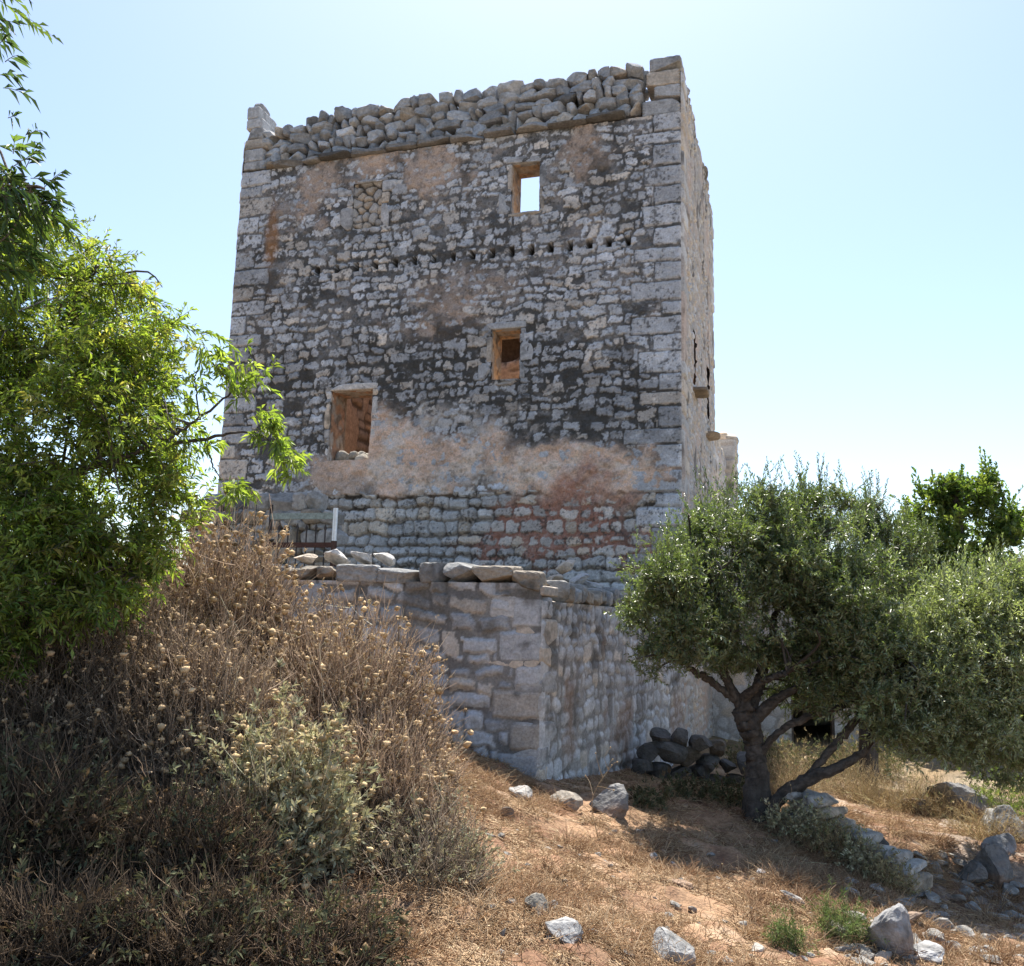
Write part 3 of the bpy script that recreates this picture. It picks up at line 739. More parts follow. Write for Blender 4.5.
for o, ux, nn, L, zt in ((CB, WU, WN, 8.0, .45), (CB, SD, SN, SL, .27)):
    U, Z = ugrid(0, L, 0, .5, .05); grid_add(mb, o, ux, -nn, ZA, U, Z, zt + .08 * (fbm(U * 5, Z * 5, 84, 3) - .5) * np.minimum(1, Z / .05), stone_colors(np.random.default_rng(2).random(U.shape + (8,)), K(.34, .31, .28), .2))
    U, Z = ugrid(0, L, -2, zt, .25); grid_add(mb, o - nn * .5, ux, ZA, -nn, U, Z, U * 0, np.broadcast_to(K(.3, .28, .25), U.shape + (3,)))
mb.build('wall_core', MAT['stone'], wall)
RW = np.stack([-WU, -WN, ZA], 1); RS = np.stack([SD, -SN, ZA], 1)
rng = np.random.default_rng(88)
mb = MB(); u = .02
while u < 7.8:
    w = rng.uniform(.25, .5); h = rng.uniform(.15, .23)
    if rng.random() < .05: u += w * .4; continue
    zt = .46 if u > .3 else .42
    put_stone(mb, rng, CB + WU * (u + w / 2) - WN * (.20 - rng.uniform(0, .03)) + ZA * (zt + h / 2 - .01 - (.03 if u < .3 else 0)), (w * 1.06, .5, h * 1.1), RW @ rand_rot(rng, .02, .05), stone_col(rng, (.29, .29, .285), .1), 4, 11, 4, .04, .68)
    u += w
mb.build('coping', MAT['stone'], wall, False)
mb = MB(); u = .55
while u < SL - .3:                                   # thin coping slabs set on edge
    w = rng.uniform(.09, .24); h = rng.uniform(.16, .26)
    put_stone(mb, rng, CB + SD * (u + w / 2) - SN * (.20 - rng.uniform(0, .04)) + ZA * (.27 + h / 2), (w * 1.05, .42, h), RS @ rand_rot(rng, .05, .1), stone_col(rng, (.33, .32, .30), .12), 3, 6, 5, .04, .5)
    u += w
mb.build('coping', MAT['stone'], wall, False)

mb = MB(); z = -2.0; k = 0
while z < .40:                                       # interlocking corner blocks
    h = rng.uniform(.2, .33); h = min(h, .44 - z) if .44 - z < .45 else h; w, s_ = ((.52, .26), (.30, .42))[k % 2]; w *= rng.uniform(.85, 1.15)
    v, f = stone_verts(rng, (w, s_, h * 1.0), 4, 12, 5, .022, .72)
    cc = lichen(v / .5, rng, np.tile(stone_col(rng, (.44, .44, .445), .1, .2), (len(v), 1)), .5)
    mb.add(CB + (v[:, 0:1] + w / 2 - .022) * WU + (v[:, 1:2] + s_ / 2 - .022) * SD + (v[:, 2:3] + z + h / 2) * ZA, f[:, ::-1], cc); z += h; k += 1
mb.build('corner_blocks', MAT['stone'], wall, False)

# low rubble wall at the foot of the tower, left
def rubble(name, label, cat, A, B, z0, z1, th, seed, smin, smax, col, lum=.12, slope=0.0, rag=.08):
    rng = np.random.default_rng(seed); A = np.array(A, float); B = np.array(B, float)
    L = np.linalg.norm(B - A); ax = (B - A) / L; nn = K(ax[1], -ax[0], 0); Rm = np.stack([ax, -nn, ZA], 1)
    mb = MB(); z = z0
    while z < z1:
        h = rng.uniform(smin * .6, smax * .7); u = -rng.random() * .1
        while u < L:
            w = rng.uniform(smin, smax)
            if z + h < z1 + slope * u + rng.normal() * rag:
                for k in range(max(1, int(round(th / .3)))):
                    put_stone(mb, rng, A + ax * (u + w / 2) - nn * (.15 + k * .3 + rng.normal() * .03) + ZA * (z + h / 2), (w * 1.1, .38, h * 1.18), Rm @ rand_rot(rng, .1, .4), stone_col(rng, col, lum), 3 if k == 0 else 2, rng.uniform(3.5, 7), 6, .05, .5, .55)
            u += w
        z += h * .95
    o = mb.build(name, MAT['stone'], None, False); return tag(o, label, cat)
Pa = at(190, 520, 12.9); Pb = at(322, 520, 12.3)
rubble('rubble_wall', 'short rubble wall with big lichen covered cap stones against the left foot of the tower', 'wall', (Pa[0], Pa[1], 0), (Pb[0], Pb[1], 0), .3, 1.80, .4, 301, .16, .38, (.34, .325, .305), .14)

# the ruined rear wing, seen past the tower's far corner
wing = thing('ruined_wing', 'sunlit ruined wall stub sticking out behind the right side of the tower', 'building', tuple(TP + TV * (TD + 2)))
o = TP + TV * (TD + .02) - TU * .02
side_wall(o, TV, -TU, 3.0, TB, 4.3, 47, .03, 0).build('wall', MAT['wall'], wing)
o2 = TP + TV * (TD + 3.0) - TU * .28
side_wall(o2 + TU * 3, -TU, TN, 3.0, TB, 4.8, 48, .03, 0).build('wall', MAT['wall'], wing)
side_wall(o2, TV, -TU, .6, TB, 4.8, 49, .03, 0).build('wall', MAT['wall'], wing)
mb = MB(); rng = np.random.default_rng(55)
for k in range(16):
    put_stone(mb, rng, TP + TV * (TD + .2 + k * .18) + TU * .15 + ZA * (4.3 + .05 * rng.random()), rng.uniform(.25, .42, 3), rand_rot(rng, .2), stone_col(rng, (.48, .43, .36)), 3, 4, 7)
for k in range(6):
    put_stone(mb, rng, o2 + TV * .2 + TU * (k * .22 + .1) + ZA * (4.8 + .1 * rng.random()), rng.uniform(.25, .42, 3), rand_rot(rng, .2), stone_col(rng, (.48, .43, .36)), 3, 4, 7)
mb.build('broken_stones', MAT['stone'], wing)

# annex with a dark doorway, behind the olive tree
ann = thing('stone_annex', 'whitewashed stone outbuilding with a dark doorway behind the olive trunk', 'building', (5.6, 18.6, -2.2))
Dl, Dr = at(790, 750, 18.6), at(828, 750, 18.6)
AX = norm(K(1, -.22, 0)); AN = K(-AX[1], AX[0], 0) * -1
A0 = at(713, 750, 18.6); A0[2] = 0
a0 = float((K(Dl[0], Dl[1], 0) - A0) @ AX); a1 = a0 + .82; AL = 5.9; ATOP = 1.5
def annex_face():
    U, Z = ugrid(0, AL, -2.9, ATOP, .025)
    sid, d, R, tilt = vlayout(U, Z, .3, .2, 91, warp=.03, drop=.25)
    H = np.where(d < 0, np.maximum(d, -.02), sstep(0, .04, d) * .02); lv = .004 + .03 * (fbm(U * 3, Z * 3, 92, 4) - .5)
    rd = sstep(-.005, .005, lv - H); H = np.maximum(H, lv)
    C = mix(stone_colors(R, K(.52, .50, .48), .15, .3), mix(K(.50, .47, .45), K(.38, .35, .32), sstep(.4, .6, fbm(U * 2, Z * 2, 93, 4))), rd)
    uc = (U[:-1, :-1] + U[1:, 1:]) / 2; zc = (Z[:-1, :-1] + Z[1:, 1:]) / 2
    keep = ~((uc > a0) & (uc < a1) & (zc < -.55))
    mb = MB(); grid_add(mb, A0, AX, ZA, AN, U, Z, H, C, keep); return mb
annex_face().build('wall', MAT['wall'], ann)
mb = MB(); box(mb, A0 - AN * 4 + ZA * -2.9, AX * AL, AN * .15, ZA * 4.3, K(.5, .47, .44)); box(mb, A0 + AX * (AL - .15) - AN * 3.85 + ZA * -2.9, AX * .15, AN * 3.8, ZA * 4.3, K(.5, .47, .44))
box(mb, A0 - AN * 3.85 + ZA * -2.9, AX * .15, AN * 3.8, ZA * 4.3, K(.5, .47, .44)); mb.build('wall', MAT['wall'], ann, False)
mb = MB(); box(mb, A0 - AN * 4.1 + ZA * 1.42 - AX * .1, AX * (AL + .2), AN * 4.2, ZA * .14, K(.4, .35, .3)); mb.build('roof', MAT['stone'], ann, False)
mb = MB(); t = .05
for q0 in (a0 - .0, a1 - t): box(mb, A0 + AX * q0 - AN * .3 + ZA * -2.8, AX * t, AN * .28, ZA * 2.24, K(.13, .10, .08))
box(mb, A0 + AX * a0 - AN * .3 + ZA * -.56, AX * (a1 - a0), AN * .28, ZA * .12, K(.13, .10, .08)); mb.build('door_frame', MAT['dark'], ann, False)

# ---------------------------------------------------------------- iron gate with a galvanised post
def gate():
    Y = 10.9
    pb = at(333, 560, Y); x1 = pb[0]; pl = at(268, 560, Y + .25)
    g = thing('iron_gate', 'low gate of rusty rails and spiked bars with one shiny galvanised post', 'gate', (x1, Y, .5))
    zt = at(333, 508, Y)[2]; zm = at(333, 541, Y)[2]; zb = .15
    mb = MB(); tube(mb, [(x1, Y, zm), (x1, Y, zt)], .03, 12, K(.62, .64, .66), True); mb.build('post', MAT['zinc'], g)
    mb = MB(); tube(mb, [(x1, Y, zb), (x1, Y, zm)], .036, 12, K(.06, .035, .03), True); mb.build('post_sleeve', MAT['rust'], g)
    zr = at(333, 516, Y)[2]; ax = K(pl[0] - x1, pl[1] - Y, 0)
    mb = MB(); box(mb, K(x1, Y - .02, zr - .035), ax, K(0, .04, 0), ZA * .075, K(.24, .30, .29)); mb.build('top_rail', MAT['rust'], g, False)
    zr2 = at(333, 545, Y)[2]
    mb = MB(); box(mb, K(x1, Y - .02, zr2 - .03), ax, K(0, .04, 0), ZA * .06, K(.07, .035, .028)); mb.build('bottom_rail', MAT['rust'], g, False)
    mb = MB(); tube(mb, [(pl[0], pl[1], zb), (pl[0], pl[1], at(268, 502, Y)[2])], .022, 8, K(.05, .045, .045), True); mb.build('post', MAT['rust'], g)
    for k in range(6):
        q = K(x1, Y, 0) + ax * (k + 1) / 7
        mb = MB(); zz = at(333, 531, Y)[2] + .01 * (k % 2)
        tube(mb, [(q[0], q[1], zb), (q[0], q[1], zr2 + .05), (q[0], q[1], zz), (q[0], q[1], zz + .035), (q[0], q[1], zz + .09)], [.009, .009, .009, .02, .001], 6, K(.05, .045, .045)); mb.build('bar', MAT['rust'], g)
gate()

# ---------------------------------------------------------------- stones lying about
def rock(name, label, px, py, Y, size, seed, col=(.40, .39, .37), group=None, tilt=.25, box_=2.8, cuts=14, lich=.45, sink=.25, cat='rock', z=None, sub=4, rough=.085):
    rng = np.random.default_rng(seed)
    P = at(px, py, Y); zz = float(ground_z(P[0], P[1])) if z is None else z
    v, f = stone_verts(rng, size, sub, box_, cuts, rough, .42)
    R3 = rand_rot(rng, tilt); v = v @ R3.T
    c = lichen(v / max(size), rng, np.tile(stone_col(rng, col, .08, .15), (len(v), 1)), lich + .2, (.09, .088, .08))
    hz_ = (v[:, 2] - v[:, 2].min()) / max(np.ptp(v[:, 2]), .01) + .25 * snoise3(v / max(size), rng, 6.0)
    c = mix(c, K(.22, .14, .09), .75 * sstep(.62, .25, hz_)) if sink > .1 else c              # soil stains
    v = v - K(0, 0, v[:, 2].min() + sink * size[2])
    mb = MB(); mb.add(v, f, c); o = bpy.data.objects.new(name, mb.mesh(name, MAT['stone'], False)); COL.objects.link(o)
    o.location = (P[0], P[1], zz)
    return tag(o, label, cat, group)
def onground(px, py):
    """depth at which the ground shows at this place"""
    d = ray(px, py); t = np.linspace(3, 16, 1400); z = d[2] * t / d[1]; g = ground_z(d[0] * t / d[1], t)
    i = np.argmax(z < g); return float(t[i]) if (z < g).any() else 14.0
RK = [
 (570, 945, (.24, .20, .17), 'pale faceted rock with a shaded front, sunk in the dry grass left of centre', (0.292, 0.289, 0.282)),
 (536, 918, (.16, .13, .13), 'rounded brown-grey stone just behind the pale faceted rock', (0.295, 0.271, 0.230)),
 (660, 946, (.14, .12, .13), 'small squarish tan stone behind the white foreground boulder', (0.344, 0.312, 0.254)),
 (672, 968, (.30, .24, .17), 'white flat-topped boulder cut by the lower edge of the photo', (0.320, 0.317, 0.310)),
 (756, 953, (.09, .08, .08), 'little pale stone beside the green tuft in the foreground', (0.410, 0.377, 0.328)),
 (885, 955, (.26, .24, .36), 'tall grey pointed rock with dark lichen at lower right', (0.265, 0.261, 0.258)),
 (925, 962, (.20, .16, .12), 'light grey slab lying at the foot of the pointed rock', (0.344, 0.340, 0.336)),
 (521, 800, (.28, .22, .16), 'flat topped grey stone below the corner of the enclosure wall', (0.312, 0.299, 0.283)),
 (566, 808, (.36, .26, .20), 'broad tan stone slab leaning under the wall corner', (0.295, 0.262, 0.221)),
 (612, 815, (.42, .34, .34), 'large dark rounded boulder in front of the side wall', (0.177, 0.174, 0.170)),
 (508, 818, (.12, .1, .12), 'small brown stone on the bank below the flat grey one', (0.246, 0.197, 0.156)),
 (655, 860, (.20, .10, .06), 'thin pale flat stone on the shaded earth left of the trunk', (0.377, 0.361, 0.336)),
 (676, 872, (.13, .10, .08), 'bluish chip of stone on the shaded earth right of the thin flat one', (0.361, 0.361, 0.369)),
 (682, 888, (.16, .12, .05), 'reddish flat stone in the dry grass below the olive tree', (0.328, 0.230, 0.164)),
 (760, 876, (.12, .10, .08), 'pale blue-grey stone lit between two branch shadows', (0.328, 0.328, 0.336)),
 (792, 905, (.24, .14, .06), 'white flat stone above the green tuft', (0.369, 0.353, 0.328)),
 (840, 940, (.26, .2, .08), 'buried slab beside the feathery green weed', (0.394, 0.361, 0.312)),
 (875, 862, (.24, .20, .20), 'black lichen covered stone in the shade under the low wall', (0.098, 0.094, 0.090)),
 (958, 820, (.62, .5, .42), 'big dark grey outcrop rock at right below the olive', (0.177, 0.172, 0.167)),
 (968, 796, (.20, .18, .18), 'dark knob shaped stone sitting on top of the big outcrop', (0.164, 0.156, 0.148)),
 (1012, 840, (.40, .36, .36), 'smooth grey boulder at the right edge of the photo', (0.275, 0.275, 0.269)),
 (1000, 856, (.30, .24, .2), 'bluish rock in front of the smooth right edge boulder', (0.234, 0.240, 0.252)),
 (915, 815, (.40, .26, .16), 'long flat brown stone left of the big outcrop', (0.223, 0.164, 0.118)),
 (908, 928, (.20, .12, .08), 'low tan stone among branch shadows at lower right', (0.312, 0.230, 0.172)),
 (990, 785, (.3, .26, .3), 'dark upright stone under the right olive tree', (0.180, 0.172, 0.164)),
]
for i, (px, py, size, lab, col) in enumerate(RK):
    Y = onground(px, min(py, 965)) if px < 940 or py > 800 else 8.6
    if px > 850 and py > 780: size = tuple(q * 1.35 for q in size)
    rock('rock', lab, px, py, Y + (size[1] * .3), size, 900 + i, col, None, sink=.3 if i != 19 else -.0, z=None)
rng = np.random.default_rng(404)
# shaded stack of boulders at the foot of the side wall, shade painted into their colour
k = 0; SB = CB + SD * 2.55 + SN * .22
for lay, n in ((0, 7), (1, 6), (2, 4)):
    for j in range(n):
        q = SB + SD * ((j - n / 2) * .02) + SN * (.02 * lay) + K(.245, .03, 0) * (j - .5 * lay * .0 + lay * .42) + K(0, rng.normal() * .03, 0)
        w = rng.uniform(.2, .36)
        o = rock('boulder', 'shade-coloured boulder in the shaded stack between side wall and olive trunk', 700, 780, 10.6, (w * 1.2, w * 1.1, rng.uniform(.2, .28)), 500 + k, (.11, .105, .10), 'boulders stacked in the shade by the side wall', sink=.0, z=0, sub=3, box_=3.2, cuts=9, tilt=.14)
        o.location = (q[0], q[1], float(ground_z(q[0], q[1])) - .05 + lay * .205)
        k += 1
# stones on top of the enclosure wall
for i, (px, lab) in enumerate(((602, 'sunlit white stone lying highest on the side wall coping'), (628, 'pale stone on the side wall coping nearest the olive leaves'), (590, 'small white stone on the side wall nearest the wall corner'), (614, 'flat pale stone under the highest one on the side wall'))):
    P = CB + SD * (.95 + .42 * (px - 590) / 14.) - SN * .3
    o = rock('loose_stone', lab, px, 575, 10, (.34, .3, .2) if i != 2 else (.2, .2, .14), 620 + i, (.47, .455, .44), 'loose stones on the enclosure wall', sink=.0, lich=.2, sub=3)
    o.location = P + ZA * (.47 + (.17 if i == 0 else 0))
for i, (u, lab) in enumerate(((1.85, 'bright white stone on the front coping nearest its right end'), (2.15, 'flat white stone second from the right on the front coping'), (2.5, 'pointed white stone on the front coping beside the dry bush'), (2.85, 'white stone on the front coping just below the gate post'))):
    o = rock('loose_stone', lab, 400, 575, 10, (.36, .3, .16), 640 + i, (.5, .485, .465), 'loose stones on the enclosure wall', sink=.0, lich=.15, sub=3)
    o.location = CB + WU * u - WN * .25 + ZA * .645
# low stone wall running down from the olive trunk to the right
A = at(786, 800, 9.15); B = at(905, 838, 8.2)
zA, zB = float(ground_z(A[0], A[1])), float(ground_z(B[0], B[1])); LAB = float(np.hypot(B[0] - A[0], B[1] - A[1])); A[2] = B[2] = 0
rubble('dry_stone_wall', 'low tumbled dry stone wall running right from the olive trunk, draped with dry weeds', 'wall', A, B, min(zA, zB) - .1, zA + .40, .3, 303, .08, .17, (.38, .365, .335), .15, (zB - zA - .12) / LAB, .05)
# pale rubble scattered on the slope
k = 0
for cnt, (xa, xb, ya, yb), smin, smax, lab, grp in ((135, (845, 1024, 850, 966), .05, .17, 'small pale stone in the rubble spread at lower right', 'small stones of the rubble spread at lower right'),
        (130, (490, 870, 825, 966), .018, .075, 'small chip of stone lying in the dry grass of the foreground', 'stone chips in the foreground grass')):
    protos = []
    for i in range(cnt):
        px = rng.uniform(xa, xb); py = rng.uniform(ya, yb); Y = onground(px, py); w = rng.uniform(smin, smax)
        if i < 9:
            o = rock('stone', lab, px, py, Y, (.13 * 1.3, .13, .08), 1200 + i + cnt, (.29, .275, .25), grp, sub=3, cat='stone', sink=.35); protos.append(o)
        else:
            o = protos[i % 9].copy(); COL.objects.link(o); P = at(px, py, Y); o.location = (P[0], P[1], float(ground_z(P[0], P[1])))
        o.rotation_euler = (rng.normal() * .2, rng.normal() * .2, rng.random() * 6.28); s_ = w / .13; o.scale = (s_, s_, s_ * rng.uniform(.7, 1.1))
# ---------------------------------------------------------------- vegetation
def leaves(mb, P, Dn, L, Wd, col, rng, fold=.25, up=None, droop=0.0, shape=.45):
    """pointed folded leaves: base P (N,3), direction Dn (N,3)"""
    N = len(P); Dn = norm(Dn)
    r = rng.normal(size=(N, 3)); 
    if up is not None: r = r * .55 + np.array([0, 0, up])
    side = norm(np.cross(Dn, r)); nr = np.cross(side, Dn)
    L = L[:, None]; Wd = Wd[:, None]
    mid = P + Dn * L * shape; tip = P + Dn * L - np.array([0, 0, 1]) * L * droop
    a = mid + side * Wd * .5 + nr * Wd * fold; b = mid - side * Wd * .5 + nr * Wd * fold
    v = np.stack([P, a, tip, b], 1).reshape(-1, 3)
    q = np.arange(N)[:, None] * 4 + np.array([[0, 1, 2, 3]])
    tri = np.concatenate([q[:, [0, 1, 2]], q[:, [0, 2, 3]]])
    mb.add(v, tri, np.repeat(col, 4, axis=0))
def sprigs(mb, P, Dn, M, slen, llen, lw, cols, rng, spread=.9, stem=True, stemc=(.16, .13, .09), stemr=.0025, up=.6, droop=.1, cvar=.22, curve=.12):
    """P (N,3) twig bases with direction Dn; M leaves along each"""
    N = len(P); Dn = norm(Dn)
    SL_ = slen * rng.uniform(.6, 1.25, N)
    t = (np.arange(M)[None, :] + rng.random((N, M)) * .8) / M
    bend = rng.normal(size=(N, 3)) * curve - np.array([0, 0, droop * .6])
    pos = P[:, None] + (Dn[:, None] * t[..., None] + bend[:, None] * (t ** 2)[..., None]) * SL_[:, None, None]
    rad = rng.normal(size=(N, M, 3)); rad = norm(rad - (rad * Dn[:, None]).sum(-1, keepdims=True) * Dn[:, None])
    dirs = norm(Dn[:, None] * (.75 + .3 * t[..., None]) + rad * spread + np.array([0, 0, -droop]))
    ll = llen * rng.uniform(.65, 1.2, (N, M)) * (1 - .35 * t ** 3); ww = lw * rng.uniform(.75, 1.2, (N, M))
    ci = rng.choice(len(cols), N, p=[c[3] for c in cols]); cb = np.array([c[:3] for c in cols])[ci]
    c = cb[:, None] * (1 + cvar * rng.normal(size=(N, M, 1)) * .8) * (1 + cvar * .7 * rng.normal(size=(N, 1, 1)))
    leaves(mb, pos.reshape(-1, 3), dirs.reshape(-1, 3), ll.ravel(), ww.ravel(), np.clip(c.reshape(-1, 3), .01, .8), rng, up=up, droop=droop)
    if stem:
        k = np.linspace(0, 1, 4)[None, :, None]
        pp = P[:, None] + (Dn[:, None] * k + bend[:, None] * k ** 2) * SL_[:, None, None]
        tubes(mb, pp, np.broadcast_to(np.linspace(stemr, stemr * .4, 4), (N, 4)), 3, K(*stemc))
def clump_points(rng, clumps, n, shell=.55, seed=0, gapf=0.0, gsc=2.0):
    """points and outward directions in a set of ellipsoid clumps (centre, radii)"""
    vol = np.array([np.prod(r) ** (2 / 3) for c, r in clumps]); vol /= vol.sum()
    ci = rng.choice(len(clumps), n * 2, p=vol)
    c = np.array([q[0] for q in clumps])[ci]; r = np.array([q[1] for q in clumps])[ci]
    d = norm(rng.normal(size=(n * 2, 3))); rr = rng.uniform(shell ** 3, 1, n * 2)[:, None] ** (1 / 3)
    lump = 1 + .26 * snoise3(d * 1.0 + ci[:, None] * 3.7, np.random.default_rng(seed), 3.4)[:, None]
    p = c + d * rr * r * lump; out = norm(d / r)
    keep = snoise3(p, np.random.default_rng(seed + 1), gsc, 8) > gapf - 1.6 * .5
    p, out = p[keep][:n], out[keep][:n]
    return p, out
def limb(mb, rng, pts, r0, r1, n=40, sides=16, c=(.12, .10, .085), gn=.15, wob=.02):
    p = smooth_path(pts, n); p = p + rng.normal(size=p.shape) * wob * np.linspace(0, 1, n)[:, None] * np.linspace(1, .4, n)[:, None]
    r = np.linspace(r0, r1, n) * (1 + gn * np.sin(np.linspace(0, 9, n) + rng.random() * 6))
    cc = np.array(c) * (1 + .25 * rng.normal(size=(n * sides, 1)))
    tube(mb, p, r, sides, np.clip(cc, .03, .6), jit=.05, rng=rng)
    return p
def branches(mb, rng, starts, targets, r0=.02, r1=.005, c=(.15, .125, .10), sag=.1):
    starts = np.asarray(starts); N = len(targets)
    P = []
    for q in targets:
        d = np.linalg.norm(starts - q, axis=1); s = starts[np.argmin(d + rng.random(len(d)) * .25)]
        m = (s + q) / 2 + rng.normal(size=3) * .12 * np.linalg.norm(q - s) + K(0, 0, sag * np.linalg.norm(q - s))
        P.append(smooth_path([s, m, q], 8))
    P = np.array(P); R = np.broadcast_to(np.linspace(r0, r1, 8), (N, 8))
    tubes(mb, P, R, 5, np.array(c) * np.ones((N, 1)) * (1 + .2 * rng.normal(size=(N, 1))))
    return P.reshape(-1, 3)
def el(px, py, Y, rx, ry, rd):
    """a clump centred where it shows, radii in metres (across, up, deep)"""
    return (at(px, py, Y), K(rx, rd, ry))

OLV = [(.105, .145, .05, .4), (.19, .23, .115, .33), (.055, .08, .025, .27)]
def olive(name_label, base, limbs, clumps, n, seed, Ml=24, slen=.26, ll=.058, lw=.0135, gap=.0, nb=90, cols=OLV, bark=(.075, .066, .058), mat='olive', up=.6, droop=.12, name='olive_tree', cat='tree'):
    rng = np.random.default_rng(seed)
    t = thing(name, name_label, cat, tuple(base))
    mb = MB(); nodes = []
    for pts, r0, r1 in limbs: nodes.append(limb(mb, rng, pts, r0, r1, c=bark)[6:])
    nodes = np.concatenate(nodes)
    cp, _ = clump_points(rng, clumps, nb, .2, seed + 3)
    sub = branches(mb, rng, nodes, cp, .018, .006, bark)
    mb.build('trunk', MAT['bark'], t)
    subs = []
    for c_, r_ in clumps:                          # break the big masses into separate tufts
        for q in range(7):
            dd = norm(rng.normal(size=3) + K(0, 0, .25)); f = rng.uniform(.34, .52)
            subs.append((c_ + dd * r_ * rng.uniform(.55, .78), r_ * K(f, f, f * rng.uniform(.7, 1.0))))
    p, o = clump_points(rng, subs, int(n * .82), .35, seed, gap)
    p1, o1 = clump_points(rng, clumps, n - len(p), .1, seed + 8, gap)
    p = np.concatenate([p, p1]); o = np.concatenate([o, o1])
    d = norm(o * .7 + K(0, 0, .45) + rng.normal(size=p.shape) * .45)
    mb = MB(); sprigs(mb, p - d * slen * .6, d, Ml, slen, ll, lw, cols, rng, up=up, droop=droop)
    iu = np.where((o[:, 2] > .35) & (rng.random(len(p)) < .22))[0]           # young upright shoots
    sprigs(mb, p[iu], norm(K(0, 0, 1) + rng.normal(size=(len(iu), 3)) * .28), Ml, slen * 1.35, ll * .9, lw, cols, rng, up=up, droop=.02, spread=.55)
    mb.build('crown', MAT[mat], t)
    return t
OY = 9.3
ob = at(757, 812, OY); ob[2] = float(ground_z(ob[0], ob[1])) - .1
g = lambda px, py, dy=0: at(px, py, OY + dy)
lims = [
 ([ob, g(757, 770), g(752, 735), g(742, 705)], .125, .095),
 ([g(745, 715), g(735, 700), g(712, 682), g(690, 668), g(672, 655)], .05, .018),
 ([g(745, 712), g(732, 690), g(722, 668), g(712, 640), g(700, 600)], .065, .022),
 ([g(750, 715), g(757, 690, .1), g(765, 660, .2), g(775, 610, .2), g(770, 560, .2)], .07, .025),
 ([g(752, 722), g(775, 700, -.1), g(800, 685, -.2), g(822, 655, -.2), g(835, 620, -.2)], .06, .022),
 ([g(758, 760), g(775, 735, -.15), g(805, 718, -.25), g(850, 704, -.3), g(872, 690, -.3)], .045, .02),
 ([g(742, 700), g(765, 680, -.3), g(790, 672, -.4)], .05, .02),
 ([ob + K(.1, 0, .0), g(778, 800, -.1), g(803, 782, -.2), g(836, 768, -.3), g(864, 750, -.3), g(875, 718, -.3), g(868, 670, -.3)], .07, .03),
 ([g(803, 782, -.2), g(835, 745, -.25), g(862, 712, -.3), g(880, 680, -.2)], .045, .022)]
cl = [el(690, 590, OY - .1, .72, .62, .9), el(745, 560, OY, .85, .65, 1.1), el(815, 560, OY + .1, .75, .62, 1.1), el(720, 540, OY, .6, .42, .7), el(800, 515, OY + .2, .4, .34, .6), 
      el(700, 640, OY - .3, .6, .32, .7), el(780, 620, OY - .2, .95, .5, 1.0), el(835, 605, OY - .1, .55, .55, .8), el(660, 610, OY - .2, .4, .45, .5), el(850, 655, OY - .3, .5, .35, .7), el(840, 690, OY - .5, .45, .3, .6), el(800, 690, OY + .3, .4, .22, .4), el(850, 660, OY - .4, .4, .36, .6), el(660, 655, OY - .3, .35, .25, .4), el(760, 665, OY + .3, .6, .25, .6), el(765, 505, OY, .3, .28, .4), el(830, 512, OY + .1, .3, .3, .4)]
olive('old olive tree with a forked gnarled trunk and dense silvery crown beside the enclosure wall', ob, lims, cl, 6000, 31, gap=.12)
# second olive at the right edge
b2 = at(1062, 812, 9.2); b2[2] = float(ground_z(b2[0], b2[1])) - .1
h = lambda px, py, dy=0: at(px, py, 9.2 + dy)
lims2 = [([b2, h(1058, 780), h(1040, 735), h(1000, 690)], .11, .07), ([h(1020, 712), h(960, 690, -.2), h(910, 660, -.3)], .05, .02), ([h(1040, 735), h(1050, 690), h(1050, 620)], .07, .02), ([h(1000, 690), h(970, 640), h(950, 600)], .06, .02)]
cl2 = [el(965, 640, 9.1, .8, .7, .9), el(920, 670, 8.9, .6, .55, .7), el(1005, 612, 9.2, .7, .5, .8), el(1030, 660, 9.1, .7, .8, .9), el(900, 720, 8.9, .4, .35, .6), el(975, 710, 9.0, .6, .45, .8), el(930, 625, 9.2, .5, .36, .6), el(1060, 590, 9.4, .6, .5, .7), el(880, 640, 9.0, .45, .45, .5), el(880, 700, 8.8, .45, .4, .5), el(920, 725, 8.8, .5, .35, .5), el(1010, 735, 9.0, .6, .4, .6), el(950, 742, 8.8, .5, .28, .5), el(1010, 755, 8.9, .5, .3, .5), el(1010, 580, 9.2, .4, .3, .5), el(955, 600, 9.3, .35, .3, .5), el(960, 680, 8.9, .8, .6, .8)]
olive('paler silvery olive tree at the right edge with crown hanging over the outcrop rock', b2, lims2, cl2, 5600, 32, gap=.12, cols=[(.21, .245, .125, .4), (.33, .36, .24, .45), (.11, .14, .055, .15)])
# olive behind
b3 = at(868, 760, 13.5); b3[2] = -2.1
q3 = lambda px, py, dy=0: at(px, py, 13.5 + dy)
olive('smaller dark olive tree rising behind the gap between the two front olives', b3, [([b3, q3(868, 690), q3(865, 620), q3(868, 560)], .14, .05), ([q3(866, 640), q3(840, 590), q3(825, 560)], .06, .02), ([q3(866, 640), q3(890, 590), q3(905, 560)], .06, .02)],
      [el(868, 535, 13.5, .5, .55, .6), el(905, 545, 13.6, .4, .5, .6), el(870, 560, 13.5, .75, .7, .8), el(845, 580, 13.4, .6, .5, .7), el(900, 590, 13.6, .6, .6, .7), el(872, 520, 13.5, .35, .4, .4), el(850, 640, 13.4, .8, .7, .8), el(910, 640, 13.5, .8, .7, .8)], 1900, 33, ll=.065, lw=.016, gap=.1)
